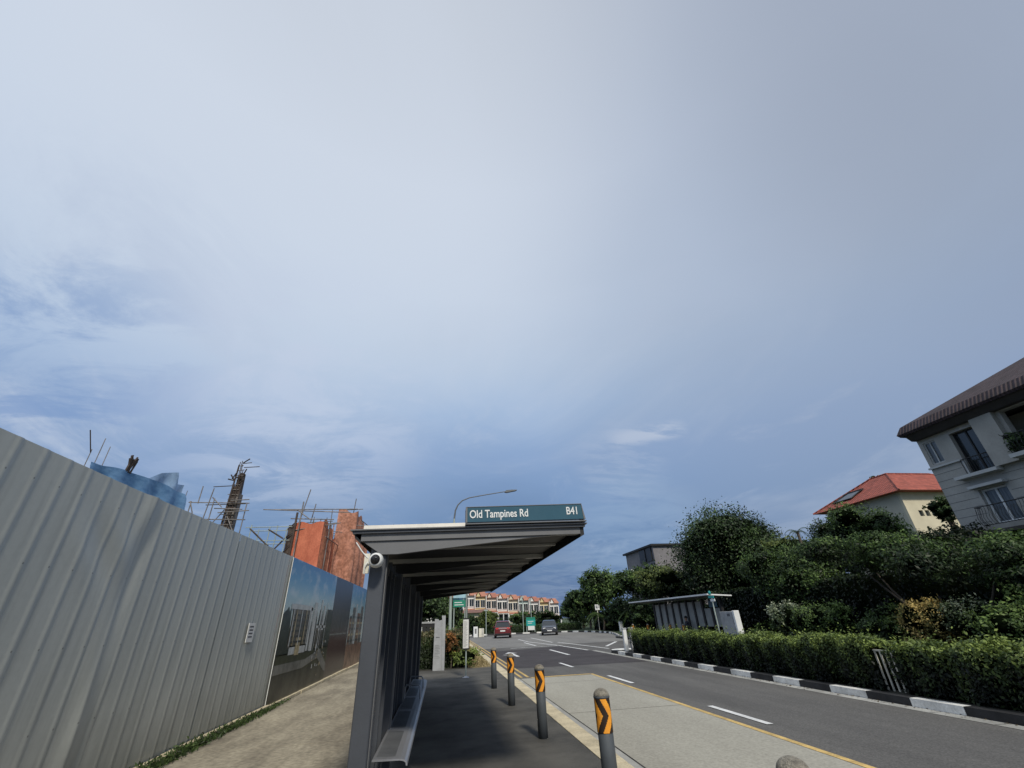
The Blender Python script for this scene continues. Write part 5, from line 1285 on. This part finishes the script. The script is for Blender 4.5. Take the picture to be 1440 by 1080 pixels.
for p, c in st[1:-1]: e = els.new(p); e.color = (*lin(c), 1)
L.new(sp.outputs[2], rp_.inputs[0])
# planar cloud coordinates
den = math_('ADD', math_('MAXIMUM', sp.outputs[2], 0.0), .16)
px = math_('DIVIDE', sp.outputs[0], den); py = math_('DIVIDE', sp.outputs[1], den)
cb = N.new('ShaderNodeCombineXYZ'); L.new(px, cb.inputs[0]); L.new(py, cb.inputs[1])
def noise_(scale, detail, rough, off, dist=0.0, sc=(1, 1, 1)):
    mp = N.new('ShaderNodeMapping'); mp.inputs['Location'].default_value = off; mp.inputs['Scale'].default_value = sc; L.new(cb.outputs[0], mp.inputs[0])
    n = N.new('ShaderNodeTexNoise'); n.inputs['Scale'].default_value = scale; n.inputs['Detail'].default_value = detail; n.inputs['Roughness'].default_value = rough; n.inputs['Distortion'].default_value = dist
    L.new(mp.outputs[0], n.inputs['Vector']); return n.outputs[0]
def mixc(f, a, b_):
    m = N.new('ShaderNodeMix'); m.data_type = 'RGBA'; L.new(f, m.inputs[0])
    for s, v in ((6, a), (7, b_)):
        if isinstance(v, tuple): m.inputs[s].default_value = (*v, 1)
        else: L.new(v, m.inputs[s])
    return m.outputs[2]
def rng_(v, a, b_, c=0, d=1):
    m = N.new('ShaderNodeMapRange'); m.interpolation_type = 'SMOOTHSTEP'; L.new(v, m.inputs[0]); m.inputs[1].default_value = a; m.inputs[2].default_value = b_; m.inputs[3].default_value = c; m.inputs[4].default_value = d; return m.outputs[0]
cur = rp_.outputs[0]
n1 = noise_(.55, 6, .55, (3.1, 1.7, 0), .5)
cur = mixc(rng_(n1, .45, .75, 0, .3), cur, lin((160, 172, 190)))           # grey cloud sheets
n2 = noise_(.9, 8, .6, (7.3, 2.2, 0), .8, (1, .6, 1))
cur = mixc(rng_(n2, .52, .78, 0, .38), cur, lin((206, 216, 232)))
n3 = noise_(2.2, 10, .68, (1.3, 5.0, 0), .6, (.8, .5, 1))
wisp = math_('MULTIPLY', rng_(n3, .56, .80, 0, .6), rng_(sp.outputs[2], .02, .18))
wisp = math_('MULTIPLY', wisp, rng_(sp.outputs[2], .75, .45))
cur = mixc(wisp, cur, lin((190, 202, 222)))
# darker, greyer towards the upper right
dt = N.new('ShaderNodeVectorMath'); dt.operation = 'DOT_PRODUCT'; L.new(tc.outputs['Generated'], dt.inputs[0]); dt.inputs[1].default_value = (.82, .2, .53)
cur = mixc(rng_(dt.outputs['Value'], .5, 1.0, 0, .6), cur, lin((150, 164, 188)))
def blob(cur, d, c0, c1, nz, lo, hi, amt, col, zr=None):
    dv = N.new('ShaderNodeVectorMath'); dv.operation = 'DOT_PRODUCT'; L.new(tc.outputs['Generated'], dv.inputs[0]); dv.inputs[1].default_value = Vector(d).normalized()
    f = math_('MULTIPLY', rng_(dv.outputs['Value'], c0, c1), rng_(nz, lo, hi, 0, amt))
    if zr: f = math_('MULTIPLY', f, math_('MULTIPLY', rng_(sp.outputs[2], zr[0], zr[1]), rng_(sp.outputs[2], zr[2], zr[3], 1, 0)))
    return mixc(f, cur, lin(col))
nb = noise_(3.2, 10, .66, (4.0, 9.0, 0), .5, (.7, 1, 1))
nb2 = noise_(9, 10, .66, (4.0, 9.0, 0), .3, (.5, 1.3, 1))
cur = blob(cur, (-.32, .50, .80), .72, .98, n2, .0, .5, .45, (214, 223, 236))
cur = blob(cur, (.75, .05, .66), .82, 1.0, n2, .0, .6, .45, (140, 148, 164))
cur = blob(cur, (-.60, .66, .45), .93, 1.0, n3, .40, .64, .75, (190, 203, 224))
cur = blob(cur, (-.66, .68, .34), .95, 1.0, nb, .42, .62, .65, (118, 150, 198))
cur = blob(cur, (-.30, .83, .42), .94, 1.0, nb, .42, .62, .5, (200, 211, 231))
cur = blob(cur, (.435, .83, .345), .9955, .9994, nb2, .36, .60, .85, (188, 199, 218), (.325, .345, .352, .375))
cur = blob(cur, (.38, .87, .30), .993, .9995, nb2, .40, .62, .4, (170, 186, 212))
cur = blob(cur, (.40, .905, .155), .985, .999, nb, .28, .62, .5, (150, 174, 204))
cur = blob(cur, (.24, .965, .07), .996, .9996, nb, .40, .60, .55, (140, 162, 194))
cur = blob(cur, (.10, .99, .10), .97, 1.0, nb, .2, .6, .35, (84, 110, 150))
L.new(cur, bc.inputs[0])
ms = N.new('ShaderNodeMixShader'); ms.inputs[0].default_value = .93
L.new(bg.outputs[0], ms.inputs[1]); L.new(bc.outputs[0], ms.inputs[2]); L.new(ms.outputs[0], out.inputs[0])

sl = bpy.data.lights.new('sun', 'SUN'); sl.energy = 2.9; sl.angle = R(7); sl.color = (1, .93, .80)
so = bpy.data.objects.new('sun', sl); COL.objects.link(so)
dvec = Vector((math.sin(SUN_AZ)*math.cos(SUN_EL), math.cos(SUN_AZ)*math.cos(SUN_EL), math.sin(SUN_EL)))
so.rotation_euler = dvec.to_track_quat('Z', 'Y').to_euler(); so.location = (5, -20, 30)

cam = bpy.data.cameras.new('camera'); co = bpy.data.objects.new('camera', cam); COL.objects.link(co)
cam.sensor_width = 36; cam.sensor_fit = 'HORIZONTAL'; cam.lens = 600/1440*36; cam.clip_end = 3000; cam.clip_start = .05
M = Matrix(((0.9890399283924758, -0.035482590135274224, -0.14332133770900493), (-0.14249443207996673, -0.48361746645322046, -0.863602618666465), (-0.03866984447362366, 0.874559964747221, -0.4833730559202958)))
M = Matrix([[M[i][0], M[i][1], M[i][2]] for i in range(3)])
m4 = M.to_4x4(); m4.translation = Vector((0, 0, 1.55)); co.matrix_world = m4
SC.camera = co
SC.view_settings.view_transform = 'Standard'; SC.view_settings.look = 'None'; SC.view_settings.exposure = 0; SC.view_settings.gamma = 1
SC.cycles.max_bounces = 6; SC.cycles.use_denoising = True
